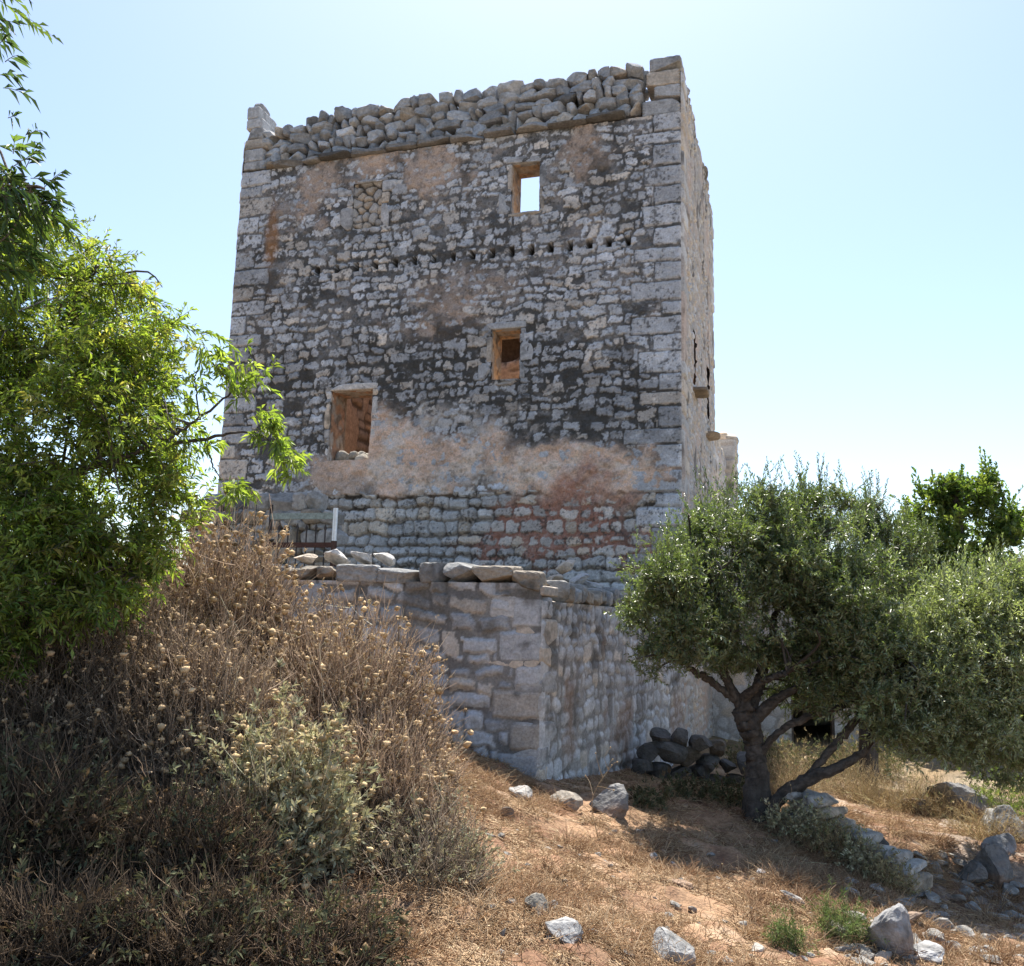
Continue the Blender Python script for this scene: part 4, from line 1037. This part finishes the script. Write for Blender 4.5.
# broad-leaved tree far right
b4 = at(960, 770, 17); b4[2] = -2.4
q4 = lambda px, py, dy=0: at(px, py, 17 + dy)
olive('tall bright green broad-leaved tree standing above the olives at far right', b4, [([b4, q4(960, 690), q4(958, 610), q4(960, 540), q4(955, 490)], .2, .04), ([q4(958, 600), q4(930, 550), q4(920, 510)], .08, .02), ([q4(958, 590), q4(990, 540), q4(1005, 500)], .08, .02)],
      [el(935, 515, 17, .62, .62, .7), el(965, 500, 17, .6, .55, .6), el(995, 515, 17, .65, .6, .7), el(950, 490, 17, .4, .36, .4), el(985, 488, 17, .35, .35, .4), el(1015, 535, 17, .6, .6, .7), el(960, 560, 17, 1.2, .7, 1.0), el(960, 640, 17, 1.6, 1.0, 1.2)],
      1500, 34, Ml=16, slen=.34, ll=.12, lw=.05, gap=.25, cols=[(.10, .15, .04, .5), (.16, .20, .06, .3), (.06, .10, .03, .2)], mat='leaf', name='broadleaf_tree')
# trees closing the view at the right, beyond the annex
for i, (px, Yt, hh, lab) in enumerate(((1090, 19, 3.2, 'dark olive tree behind the right edge olive'), (1000, 24, 2.4, 'distant rounded tree low behind the right olive crown'), (850, 26, 2.2, 'distant tree behind the annex roof'))):
    bb = at(px, 740, Yt); bb[2] = -2.6
    olive(lab, bb, [([bb, bb + K(0, 0, 1), bb + K(.1, 0, 1.8), bb + K(.15, 0, hh)], .16, .05)], [(bb + K(0, 0, hh), K(1.6, 1.5, 1.3)), (bb + K(.8, 0, hh - .7), K(1.3, 1.2, 1.0)), (bb + K(-.8, 0, hh - .8), K(1.3, 1.2, 1.0))], 1000, 60 + i, Ml=16, slen=.4, ll=.11, lw=.035, nb=30)

# almond tree at the left, its trunk just outside the picture
ALM = [(.19, .25, .055, .4), (.27, .31, .085, .28), (.10, .155, .035, .26), (.30, .28, .09, .06)]
ab = K(-4.3, 6.1, 0); ab[2] = float(ground_z(ab[0], ab[1])) - .1
s_ = lambda px, py, Y: at(px, py, Y)
alims = [([ab, ab + K(.1, 0, .8), ab + K(.3, .0, 1.5), s_(-60, 420, 6.0)], .16, .09), ([s_(-90, 470, 6.0), s_(0, 400, 5.9), s_(60, 330, 5.8), s_(90, 270, 5.8)], .06, .012), ([s_(-60, 420, 6), s_(-20, 330, 6), s_(30, 285, 6), s_(20, 200, 6.0)], .06, .015),
         ([s_(-90, 480, 6), s_(20, 480, 5.6), s_(110, 462, 5.4), s_(160, 442, 5.4), s_(185, 428, 5.4), s_(232, 392, 5.4)], .026, .005), ([s_(-100, 520, 6), s_(0, 540, 5.6), s_(90, 560, 5.4), s_(140, 580, 5.4)], .04, .01),
         ([s_(150, 446, 5.4), s_(200, 440, 5.4), s_(240, 432, 5.4), s_(268, 440, 5.4), s_(285, 465, 5.4)], .012, .003), ([s_(200, 420, 5.4), s_(196, 380, 5.4), s_(205, 345, 5.4)], .007, .002), ([s_(205, 440, 5.4), s_(215, 470, 5.4), s_(232, 490, 5.4)], .006, .002)]
acl = [el(40, 290, 5.9, .75, .5, .8), el(95, 350, 5.7, .6, .5, .7), el(30, 400, 5.7, .8, .6, .8), el(130, 420, 5.5, .42, .42, .5), el(100, 480, 5.5, .6, .5, .6), el(20, 500, 5.6, .8, .5, .8), el(130, 545, 5.4, .32, .34, .4), el(60, 570, 5.4, .55, .4, .5), el(-60, 330, 6, .9, .9, 1.0), el(-80, 480, 5.8, .9, .8, 1.0), el(75, 260, 5.8, .4, .28, .4),
       el(-40, 620, 5.2, .7, .5, .7), el(20, 610, 5.2, .4, .35, .5), el(-160, 240, 6.2, 1.0, .9, 1.1), el(-60, 220, 6.2, .7, .5, .8), el(0, 225, 6.0, .4, .3, .5), el(170, 500, 5.4, .22, .3, .3), el(70, 420, 5.3, .7, .6, .5), el(140, 350, 5.6, .4, .4, .5), el(100, 560, 5.2, .45, .35, .4), el(30, 580, 5.2, .5, .4, .4), el(120, 300, 5.8, .35, .3, .4)]
rng = np.random.default_rng(41)
alm = thing('almond_tree', 'bright green almond tree leaning in from the left, one branch reaching across the tower', 'tree', tuple(ab))
mb = MB(); nodes = [limb(mb, rng, p, a, b, c=(.09, .075, .065), sides=9, wob=.012)[4:] for p, a, b in alims]
nodes_c = np.concatenate(nodes[:5])
cp, _ = clump_points(rng, acl, 170, .1, 43); branches(mb, rng, nodes_c, cp, .011, .003, (.13, .11, .095))
mb.build('trunk', MAT['bark'], alm)
subs = []
for c_, r_ in acl:
    for q in range(7):
        dd = norm(rng.normal(size=3)); f = rng.uniform(.32, .5); subs.append((c_ + dd * r_ * rng.uniform(.5, .8), r_ * f))
p, o = clump_points(rng, subs, 5800, .2, 41, .08, 2.6)
d = norm(o * .5 + K(.25, 0, .2) + rng.normal(size=p.shape) * .5)
mb = MB(); sprigs(mb, p - d * .12, d, 17, .24, .062, .0145, ALM, rng, up=.5, droop=.22, spread=.95, cvar=.3)
tp, tdn = [], []
for px, py, n, rad in ((242, 375, 26, 24), (262, 425, 20, 17), (276, 442, 12, 12), (290, 462, 14, 13), (205, 348, 12, 17), (196, 385, 8, 16), (232, 490, 16, 14), (210, 360, 6, 12), (188, 425, 12, 20), (176, 455, 12, 22), (165, 400, 10, 26), (205, 440, 6, 10)):
    for k in range(n):
        a_ = rng.normal(size=2) * rad * .45; q = at(px + a_[0], py + a_[1], 5.4 + rng.normal() * .06); tp.append(q); tdn.append(norm(rng.normal(size=3) * .6 + K(.35, 0, .1)))
sprigs(mb, np.array(tp), np.array(tdn), 9, .10, .075, .0165, [(.19, .26, .06, .6), (.24, .30, .08, .4)], rng, up=.4, droop=.3, spread=.8)
mb.build('crown', MAT['leaf'], alm)
# nearer tree, dark narrow leaves against the sky at the top left
wb = K(-5.4, 6.6, -.75)
wil = thing('narrow_leaved_tree', 'dark narrow-leaved tree overhanging the top left corner against the sky', 'tree', tuple(wb))
rng = np.random.default_rng(45); mb = MB()
w_ = lambda px, py, Y: at(px, py, Y)
hub = K(-5.0, 6.6, 2.4)
nd = [limb(mb, rng, q, a, b, sides=7, wob=.01)[3:] for q, a, b in (([wb, wb + K(.1, .0, 1.2), wb + K(.2, 0, 2.2), hub], .17, .1), ([hub, w_(-260, 60, 5.0), w_(-120, 140, 4.2), w_(-20, 170, 4.0), w_(45, 190, 4.0)], .05, .004), ([hub, w_(-200, 0, 5.0), w_(-100, 10, 4.2), w_(-20, 0, 4.0)], .04, .004),
      ([hub, K(-4.8, 6.3, 4.2), K(-4.3, 6.7, 5.4), K(-3.2, 6.9, 6.3), K(-2.2, 6.9, 6.5), K(-1.1, 7.0, 6.6)], .09, .02), ([hub, K(-5.0, 6.0, 3.8), K(-4.8, 6.2, 4.8), K(-4.4, 6.6, 6.0)], .07, .02), ([hub, K(-5.2, 6.5, 4.0), K(-5.4, 6.3, 5.2)], .06, .02))]  # high limbs out of view, carrying the added shading clumps
wcl = [el(-15, 205, 4.0, .18, .12, .25), el(10, 180, 4.0, .16, .10, .2), el(22, 205, 4.0, .10, .06, .2), el(-110, 180, 4.1, .35, .3, .4), el(-25, 250, 4.0, .2, .12, .25), el(-20, -10, 4.0, .12, .07, .2)]
shade_cl = [(K(-1.0, 7.0, 6.55), K(.9, .55, .55)), (K(-2.1, 6.9, 6.5), K(.8, .5, .55)), (K(-4.5, 6.0, 5.0), K(.7, .6, .7)), (K(-5.4, 6.3, 5.0), K(1.0, .8, .9)), (K(-4.8, 5.2, 4.0), K(.8, .6, .8)), (K(-5.6, 6.6, 3.6), K(.8, .8, .7))]  # unseen crown clumps, added to shade the bank below
cp, _ = clump_points(rng, wcl, 40, .1, 46); branches(mb, rng, np.concatenate(nd), cp, .007, .002); cp, _ = clump_points(rng, shade_cl, 130, .1, 48); branches(mb, rng, np.concatenate(nd[3:]), cp, .015, .004); mb.build('trunk', MAT['bark'], wil)
p, o = clump_points(rng, wcl, 250, .1, 47, .0); d = norm(o * .4 + K(.35, 0, .05) + rng.normal(size=p.shape) * .5)
mb = MB(); sprigs(mb, p, d, 10, .16, .095, .015, [(.05, .085, .035, .6), (.08, .12, .04, .4)], rng, up=.3, droop=.35, spread=.7)
ph, oh = clump_points(rng, shade_cl, 1700, .2, 49, .0); dh = norm(oh * .4 + rng.normal(size=ph.shape) * .5)
sprigs(mb, ph, dh, 12, .3, .11, .024, [(.06, .10, .035, .6), (.09, .13, .04, .4)], rng, up=.3, droop=.35, spread=.8)
e = [(3, 20), (-2, 45), (5, 62), (0, 75), (3, 88), (12, 150), (28, 190), (50, 200), (62, 205), (8, 118), (28, 135)]
sprigs(mb, np.array([at(x, y, 4.0) for x, y in e]), norm(rng.normal(size=(len(e), 3)) * .3 + K(.5, 0, .2)), 8, .10, .09, .013, [(.05, .08, .04, 1.0)], rng, up=.3, droop=.4, spread=.8)
mb.build('crown', MAT['leaf'], wil)

# ---------------------------------------------------------------- shrubs on the bank
BLOB_V, BLOB_F = ICO[1]
def shrub(name, label, centre, rx, ry, rz, nst, seed, stemcol, leafcols=None, leafn=0, heads=0, headc=(.34, .22, .11), ll=.05, lw=.014, lean=(0, 0), sub=3, r0=.0045, headr=.017, dens=1.0, group=None, leafstart=.45, cat='shrub'):
    """stems rising and spreading from the ground to a dome; twigs, felted leaves, dry seed heads"""
    rng = np.random.default_rng(seed); c = np.array(centre, float); c[2] = float(ground_z(c[0], c[1]))
    t = thing(name, label, cat, tuple(c), group)
    d = norm(rng.normal(size=(nst, 3)) * np.array([1, 1, .75])); d[:, 2] = np.abs(d[:, 2]) + .05; d = norm(d)
    lump = 1 + .15 * snoise3(d, np.random.default_rng(seed + 1), 3.5)
    tip = c + d * np.array([rx, ry, rz]) * (lump * rng.uniform(.62, 1.03, nst))[:, None] + np.array([lean[0], lean[1], 0])
    root = c + np.stack([rng.normal(size=nst) * rx * .22 + d[:, 0] * rx * .25, rng.normal(size=nst) * ry * .22 + d[:, 1] * ry * .25, np.zeros(nst)], 1)
    gz = ground_z(root[:, 0], root[:, 1]); root[:, 2] = gz - .02
    tip[:, 2] = np.maximum(tip[:, 2], ground_z(tip[:, 0], tip[:, 1]) + .04 + .1 * rng.random(nst))
    k = np.linspace(0, 1, 7)[None, :, None]
    ctrl = root * .5 + tip * .5 + np.stack([np.zeros(nst), np.zeros(nst), -.12 * rz * rng.random(nst)], 1) + (rng.normal(size=(nst, 3)) * .06)
    P = root[:, None] * (1 - k) ** 2 + 2 * ctrl[:, None] * k * (1 - k) + tip[:, None] * k ** 2
    P = P + rng.normal(size=P.shape) * .022 * k
    sc = np.array(stemcol) * (.9 + .45 * rng.normal(size=(nst, 1)))
    mb = MB(); tubes(mb, P, np.linspace(r0, r0 * .45, 7)[None] * rng.uniform(.6, 1.3, (nst, 1)), 3, np.clip(sc, .02, .6))
    tips = [tip]; tdir = [norm(P[:, -1] - P[:, -2])]
    Q = P; 
    for lev in range(sub):                       # side twigs
        n2 = int(nst * (1.3, 1.5, 1.4)[lev] * dens); i = rng.integers(0, nst, n2); tt = rng.uniform(.35, .95, n2); a = (tt * 6).astype(int); f = (tt * 6 - a)[:, None]
        b0 = P[i, a] * (1 - f) + P[i, np.minimum(a + 1, 6)] * f
        dd = norm(norm(P[i, 6] - P[i, 3]) * .9 + rng.normal(size=(n2, 3)) * .70 + K(0, 0, .22)); l2 = rng.uniform(.08, .26, n2)[:, None] * (rz / .9) ** .5
        kk = np.linspace(0, 1, 4)[None, :, None]
        PP = b0[:, None] + dd[:, None] * l2[:, None] * kk + np.array([0, 0, .04]) * kk ** 2 + rng.normal(size=(n2, 4, 3)) * .006 * kk
        tubes(mb, PP, np.linspace(r0 * .5, r0 * .25, 4)[None] * np.ones((n2, 1)), 3, np.clip(np.array(stemcol) * 1.1 * (1 + .42 * rng.normal(size=(n2, 1))), .02, .6))
        tips.append(PP[:, -1]); tdir.append(dd)
    mb.build('stems', MAT['twig'], t)
    T = np.concatenate(tips); TDr = np.concatenate(tdir)
    if leafn:
        i = rng.integers(0, len(T), leafn); back = rng.random(leafn) ** 1.5 * .16
        mb = MB(); sprigs(mb, T[i] - TDr[i] * back[:, None], TDr[i], 5, .05, ll, lw, leafcols, rng, stem=False, up=.4, droop=.05, spread=.8, cvar=.25)
        mb.build('foliage', MAT['dryleaf'], t)
    if heads:
        i = rng.choice(len(T), min(heads, len(T)), replace=False)
        top = T[i, 2] + rng.random(len(i)) * .2
        r = headr * np.clip(rng.lognormal(-.22, .32, len(i)), .35, 1.35); v = BLOB_V[None] * r[:, None, None] * np.array([1.1, 1.1, .85]) * (1 + .25 * rng.normal(size=(len(i), len(BLOB_V), 1))) + (T[i] + TDr[i] * .01)[:, None]
        f = (np.arange(len(i))[:, None, None] * len(BLOB_V) + BLOB_F[None]).reshape(-1, 3)
        cc = np.repeat(np.clip(np.array(headc) * (1 + .28 * rng.normal(size=(len(i), 1))), .04, .7), len(BLOB_V), axis=0)
        mb = MB(); mb.add(v.reshape(-1, 3), f, cc)
        # bracts under the heads
        ii = np.repeat(np.arange(len(i)), 5); lv = norm(rng.normal(size=(len(ii), 3)) + K(0, 0, -.2))
        leaves(mb, T[i][ii], lv, np.full(len(ii), headr * 1.5), np.full(len(ii), headr * .6), np.repeat(np.clip(np.array(headc) * 1.15 * (1 + .25 * rng.normal(size=(len(i), 1))), .04, .7), 5, axis=0), rng)
        tag(mb.build('seed_heads', MAT['twig'], t), kind='stuff')
    return t
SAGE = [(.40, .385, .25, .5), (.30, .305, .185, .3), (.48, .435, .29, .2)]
SAGE_SHADE = [(.11, .115, .065, .45), (.08, .085, .05, .3), (.13, .09, .055, .25)]  # sage leaves with the shade painted into the colour
BRN = [(.36, .275, .19, .6), (.44, .34, .23, .4)]
def gp(px, Y): d = ray(px, 700); return (d[0] / d[1] * Y, Y, 0)
DST = (.36, .265, .19); DHD = (.44, .315, .18)
shrub('dry_shrub', 'tall brown dried-out shrub full of seed heads on top of the bank, nearest the gate', gp(195, 6.7), .98, .7, 1.66, 3000, 701, DST, BRN, 3600, 2600, DHD, ll=.032, lw=.010, headr=.020)
shrub('dry_shrub', 'rounded brown shrub with thin bare twigs, in front of the enclosure wall', gp(340, 6.4), .88, .66, 1.34, 2600, 702, DST, BRN, 3200, 1700, DHD, ll=.03, lw=.009, headr=.019)
shrub('phlomis_shrub', 'pale grey-green leafy shrub with tan seed heads caught in the sunlight', gp(290, 5.15), .42, .36, .94, 420, 703, (.36, .29, .20), SAGE, 2000, 480, (.48, .35, .19), ll=.052, lw=.016, sub=2, headr=.018)
shrub('dry_shrub', 'dark brown tangled shrub under the almond tree', gp(70, 5.7), .95, .7, 1.28, 2200, 704, (.16, .12, .085), BRN, 1800, 800, (.34, .23, .13), ll=.03, lw=.009, headr=.015)
shrub('phlomis_shrub', 'shaded grey-leaved shrub at the lower left with few brown heads', gp(40, 4.5), .6, .4, .66, 1000, 705, (.10, .07, .045), SAGE_SHADE, 1000, 40, (.16, .10, .055), ll=.05, lw=.014, sub=2)  # lower-left shrubs: shade painted into stem, leaf and head colours
shrub('phlomis_shrub', 'loose grey-leaved shrub in the shade below the sunlit one', gp(190, 4.6), .6, .4, .55, 1000, 706, (.11, .075, .048), SAGE_SHADE, 800, 50, (.18, .115, .06), ll=.05, lw=.014, sub=2)
shrub('phlomis_shrub', 'sparse grey-leaved plant with brown heads at the bottom edge of the photo', gp(330, 4.2), .44, .34, .28, 300, 707, (.13, .09, .06), SAGE_SHADE, 360, 26, (.22, .15, .08), ll=.045, lw=.013, sub=2)
shrub('thin_shrub', 'thin twiggy grey-green shrub at the edge of the dry grass', gp(430, 5.3), .45, .38, .50, 230, 708, (.24, .19, .14), [(.25, .255, .17, .6), (.32, .29, .19, .4)], 600, 50, (.36, .26, .15), ll=.032, lw=.008, sub=3)
shrub('dry_shrub', 'brown shrub on the bank directly above the foreground grass', gp(385, 5.8), .52, .45, .82, 1500, 709, DST, BRN, 1600, 700, DHD, ll=.03, lw=.008, headr=.017)
shrub('dry_shrub', 'brown shrub packed between the sunlit grey-green one and the tall one behind', gp(190, 5.6), .72, .45, 1.12, 1800, 710, (.28, .21, .15), BRN, 1500, 900, (.42, .30, .175), ll=.03, lw=.009, headr=.018)
shrub('phlomis_shrub', 'low bare tangle of grey stems in the bottom left corner', gp(60, 3.9), .55, .35, .30, 600, 711, (.10, .07, .045), SAGE_SHADE, 260, 8, (.18, .115, .06), ll=.045, lw=.013, sub=2)
shrub('phlomis_shrub', 'low shaded tangle of dry stems and leaves left of the sparse plant', gp(195, 4.05), .45, .34, .28, 600, 712, (.10, .07, .045), SAGE_SHADE, 340, 12, (.2, .13, .07), ll=.045, lw=.013, sub=2)

# weeds
GRN = [(.11, .17, .05, .6), (.16, .21, .07, .4)]
def wp(f):                       # a place just in front of the low wall, and its depth
    q = A * (1 - f) + B * f + K(-.10, -.16, 0); q[2] = float(ground_z(q[0], q[1]))
    return q
def weed(label, *a, **k):
    if abs(a[0]) < 20:
        q = a[:3]; return weed_at(label, q, *a[3:], **k)
    px, py = a[:2]; Y = k.pop('Y', None) or onground(px, py); return weed_at(label, at(px, py, Y), *a[2:], **k)
def weed_at(label, P, rx, rz, n, seed, cols=GRN, name='weed', ll=.03, lw=.007, leafn=160, sc=(.16, .17, .08)):
    return shrub(name, label, (P[0], P[1], 0), rx, rx, rz, n, seed, sc, cols, leafn, 0, ll=ll, lw=lw, sub=2, r0=.0025, cat='weed')
weed('feathery green weed beside the tall pointed rock', 842, 940, .17, .24, 90, 801, ll=.035, lw=.005, leafn=420)
weed('small bright green tuft at the bottom edge in the dry grass', 786, 952, .11, .12, 70, 802, leafn=260, lw=.005)
weed('dull green leafy plant in the shade near the side wall', 690, 800, .28, .26, 60, 803, SAGE_SHADE + [], leafn=160, ll=.05, lw=.02)
weed('dull green leafy plant left of the olive trunk base', 727, 805, .22, .28, 60, 804, SAGE_SHADE, leafn=140, ll=.05, lw=.02)
weed('grey-green leafy plant below the side wall boulder', 648, 808, .2, .2, 50, 805, SAGE_SHADE, leafn=110, ll=.05, lw=.02)
weed('pale weed with woolly leaves growing at the trunk end of the low stone wall', *wp(0.08), .28, .36, 90, 806, SAGE, leafn=260, ll=.045, lw=.016, sc=(.25, .2, .13))
weed('straw coloured weeds hanging over the middle of the low stone wall', *wp(0.45), .32, .36, 160, 807, [(.30, .26, .14, .6), (.22, .22, .10, .4)], leafn=300, ll=.04, lw=.01, sc=(.34, .24, .13))
weed('dry yellow weeds at the low right end of the stone wall', *wp(0.90), .26, .25, 130, 808, [(.34, .29, .16, .6), (.24, .23, .11, .4)], leafn=200, ll=.04, lw=.01, sc=(.36, .26, .14))
weed('bright green grassy weed beyond the right olive trunk', 1005, 770, .6, .5, 200, 809, [(.2, .28, .06, .7), (.26, .3, .1, .3)], leafn=500, Y=11, ll=.06, lw=.012)
weed('tall dry grass clump in front of the annex', 890, 790, .55, .5, 300, 810, [(.32, .25, .14, 1.0)], Y=11, leafn=200, sc=(.38, .28, .15))
weed('pale dry grass clump under the right olive beside the outcrop', 985, 800, .4, .4, 220, 811, [(.36, .28, .15, 1.0)], Y=9.6, leafn=150, sc=(.42, .31, .17))

weed('tall straw grass clump before the annex wall, right of its doorway', 850, 780, .5, .5, 320, 812, [(.34, .27, .16, 1.0)], Y=11.5, leafn=200, sc=(.38, .29, .17))
weed('tall pale grass clump between the big outcrop and the annex wall', 930, 780, .55, .55, 320, 813, [(.36, .29, .18, .7), (.2, .22, .1, .3)], Y=11, leafn=260, sc=(.40, .31, .18))
weed('woolly pale weed sprawling over the middle of the low stone wall', *wp(0.30), .26, .42, 110, 814, SAGE, leafn=320, ll=.042, lw=.016, sc=(.28, .22, .14))
weed('pale weed hanging from the lower part of the low stone wall', *wp(0.70), .24, .36, 110, 815, SAGE, leafn=280, ll=.042, lw=.015, sc=(.30, .24, .15))
weed('tall straw grass clump seen through the fork right behind the olive trunk', 785, 790, .5, .5, 380, 816, [(.34, .27, .16, .8), (.2, .22, .1, .2)], Y=11.2, leafn=260, sc=(.36, .27, .16))
weed('dry green-brown bush between the olive trunk and the annex doorway', 800, 770, .7, .6, 420, 817, [(.14, .16, .08, .6), (.28, .23, .13, .4)], Y=13.2, leafn=800, sc=(.24, .18, .11), ll=.05, lw=.016)
weed('dusty low bush at the annex wall foot left of its doorway', 765, 765, .7, .55, 420, 818, [(.16, .17, .09, .6), (.30, .25, .14, .4)], Y=14.5, leafn=800, sc=(.26, .2, .12), ll=.05, lw=.016)
weed('dusty low bush at the annex wall foot right of its doorway', 860, 765, .8, .6, 460, 819, [(.15, .17, .08, .6), (.30, .25, .14, .4)], Y=14.5, leafn=900, sc=(.26, .2, .12), ll=.05, lw=.016)
# dry grass and straw on the slope
rng = np.random.default_rng(900)
N = 125000
px = rng.uniform(-1.6, 5.2, N * 2); py = 3.4 + (rng.random(N * 2) ** 1.3) * 8.6
m = (fbm(px * 1.6, py * 1.6, 910, 4) + .25 * (rng.random(N * 2) - .5) > .43) & (np.abs(px / py) < .62)
inside = (py > 9.55 + (px - .345) * -.27 * (px < .345)) & (px < .345)
sideb = ((px - CB[0]) * SN[0] + (py - CB[1]) * SN[1] < .05) & (px > .345)
right = (px > 3.0) & (rng.random(N * 2) < .45)
m &= ~inside & ~sideb & ~right & ((px > -.45 - .12 * (py - 4)) | (rng.random(N * 2) < .12))
px, py = px[m][:N], py[m][:N]; n = len(px)
z = ground_z(px, py)
base = np.stack([px, py, z - .005], 1)
flat = rng.random(n) < .6
d = norm(np.stack([rng.normal(size=n), rng.normal(size=n), np.where(flat, rng.uniform(-.05, .35, n), rng.uniform(.5, 2.0, n))], 1))
L = rng.uniform(.04, .13, n) * np.where(flat, 1.1, .9)
k = np.linspace(0, 1, 4)[None, :, None]
curl = norm(rng.normal(size=(n, 3)) * np.array([1, 1, .4])) * .4 - K(0, 0, .25)
P = base[:, None] + (d[:, None] * k + curl[:, None] * k ** 2) * L[:, None, None]
P[..., 2] = np.maximum(P[..., 2], ground_z(P[..., 0], P[..., 1]) + .008)
cg = np.array([(.47, .335, .20), (.34, .215, .125), (.56, .43, .28), (.21, .125, .07)])[rng.choice(4, n, p=[.4, .25, .2, .15])] * (1 + .15 * rng.normal(size=(n, 1)))
mb = MB(); tubes(mb, P, np.linspace(.0028, .0010, 4)[None] * rng.uniform(.6, 1.3, (n, 1)), 3, np.clip(cg, .05, .75))
NT, NBL = 1400, 60
tx = rng.uniform(-1.2, 4.6, NT * 3); ty = 3.6 + rng.random(NT * 3) ** 1.2 * 6.5
m = (fbm(tx * 1.1, ty * 1.1, 915, 3) > .47) & ~((ty > 9.4) & (tx < 1.6)) & (((tx - CB[0]) * SN[0] + (ty - CB[1]) * SN[1] < -.1) == False)
m = (fbm(tx * 1.1, ty * 1.1, 915, 3) > .45) & ((ty < 9.2) | (tx > 2.2))
tx, ty = tx[m][:NT], ty[m][:NT]; nt_ = len(tx); bx = np.repeat(tx, NBL) + rng.normal(size=nt_ * NBL) * .045; by = np.repeat(ty, NBL) + rng.normal(size=nt_ * NBL) * .045
base = np.stack([bx, by, ground_z(bx, by) - .005], 1); n = len(base); th_ = np.repeat(rng.uniform(.5, 1.25, nt_), NBL)
d = norm(np.stack([(bx - np.repeat(tx, NBL)) * 14 + rng.normal(size=n) * .5, (by - np.repeat(ty, NBL)) * 14 + rng.normal(size=n) * .5, rng.uniform(.25, 1.5, n)], 1))
L = rng.uniform(.06, .20, n) * th_; curl = norm(rng.normal(size=(n, 3))) * .35 - K(0, 0, .45)
P = base[:, None] + (d[:, None] * k + curl[:, None] * k ** 2) * L[:, None, None]
P[..., 2] = np.maximum(P[..., 2], ground_z(P[..., 0], P[..., 1]) + .008)
cg = np.repeat(np.array([(.46, .325, .195), (.36, .23, .135), (.54, .41, .265), (.25, .15, .085)])[rng.choice(4, nt_, p=[.35, .3, .15, .2])], NBL, axis=0) * (1 + .2 * rng.normal(size=(n, 1)))
tubes(mb, P, np.linspace(.0026, .0010, 4)[None] * rng.uniform(.6, 1.3, (n, 1)), 3, np.clip(cg, .04, .75))
tag(mb.build('dry_grass', MAT['straw']), 'dry straw coloured grass and litter covering the slope', 'grass', kind='stuff')
# dead stalks in the foreground
for i, (a, b, c_, lab) in enumerate((((600, 840), (592, 800), (612, 765), 'upright dry flower stalk in front of the wall corner'), ((655, 870), (700, 880), (735, 900), 'dead twig lying on the grass left of the trunk shadow'), ((772, 820), (782, 800), (800, 790), 'forked dead stick leaning at the foot of the olive trunk'))):
    Y = onground(a[0], min(a[1], 960)); rr = np.random.default_rng(30 + i)
    st = thing('dead_stalk', lab, 'stalk', tuple(at(*a, Y)))
    mb = MB(); pth = smooth_path([at(*a, Y) - K(0, 0, .03), at(*b, Y - .1), at(*c_, Y - .15)], 10)
    tube(mb, pth, np.linspace(.004, .0015, 10), 5, K(.36, .27, .17))
    tgt = [pth[6] + rr.normal(size=3) * .09 + K(0, 0, .05) for _ in range(3)] + [pth[8] + rr.normal(size=3) * .07 + K(0, 0, .04) for _ in range(3)]
    branches(mb, rr, pth[4:], tgt, .0025, .001, (.36, .27, .17)); mb.build('stem', MAT['twig'], st)
    mb = MB()
    for q in tgt + [pth[-1]]:
        v, f = ICO[1]; mb.add(v * .007 * (1 + .2 * rr.normal(size=(len(v), 1))) + q, f, K(.40, .30, .17))
    tag(mb.build('seed_heads', MAT['twig'], st), kind='stuff')
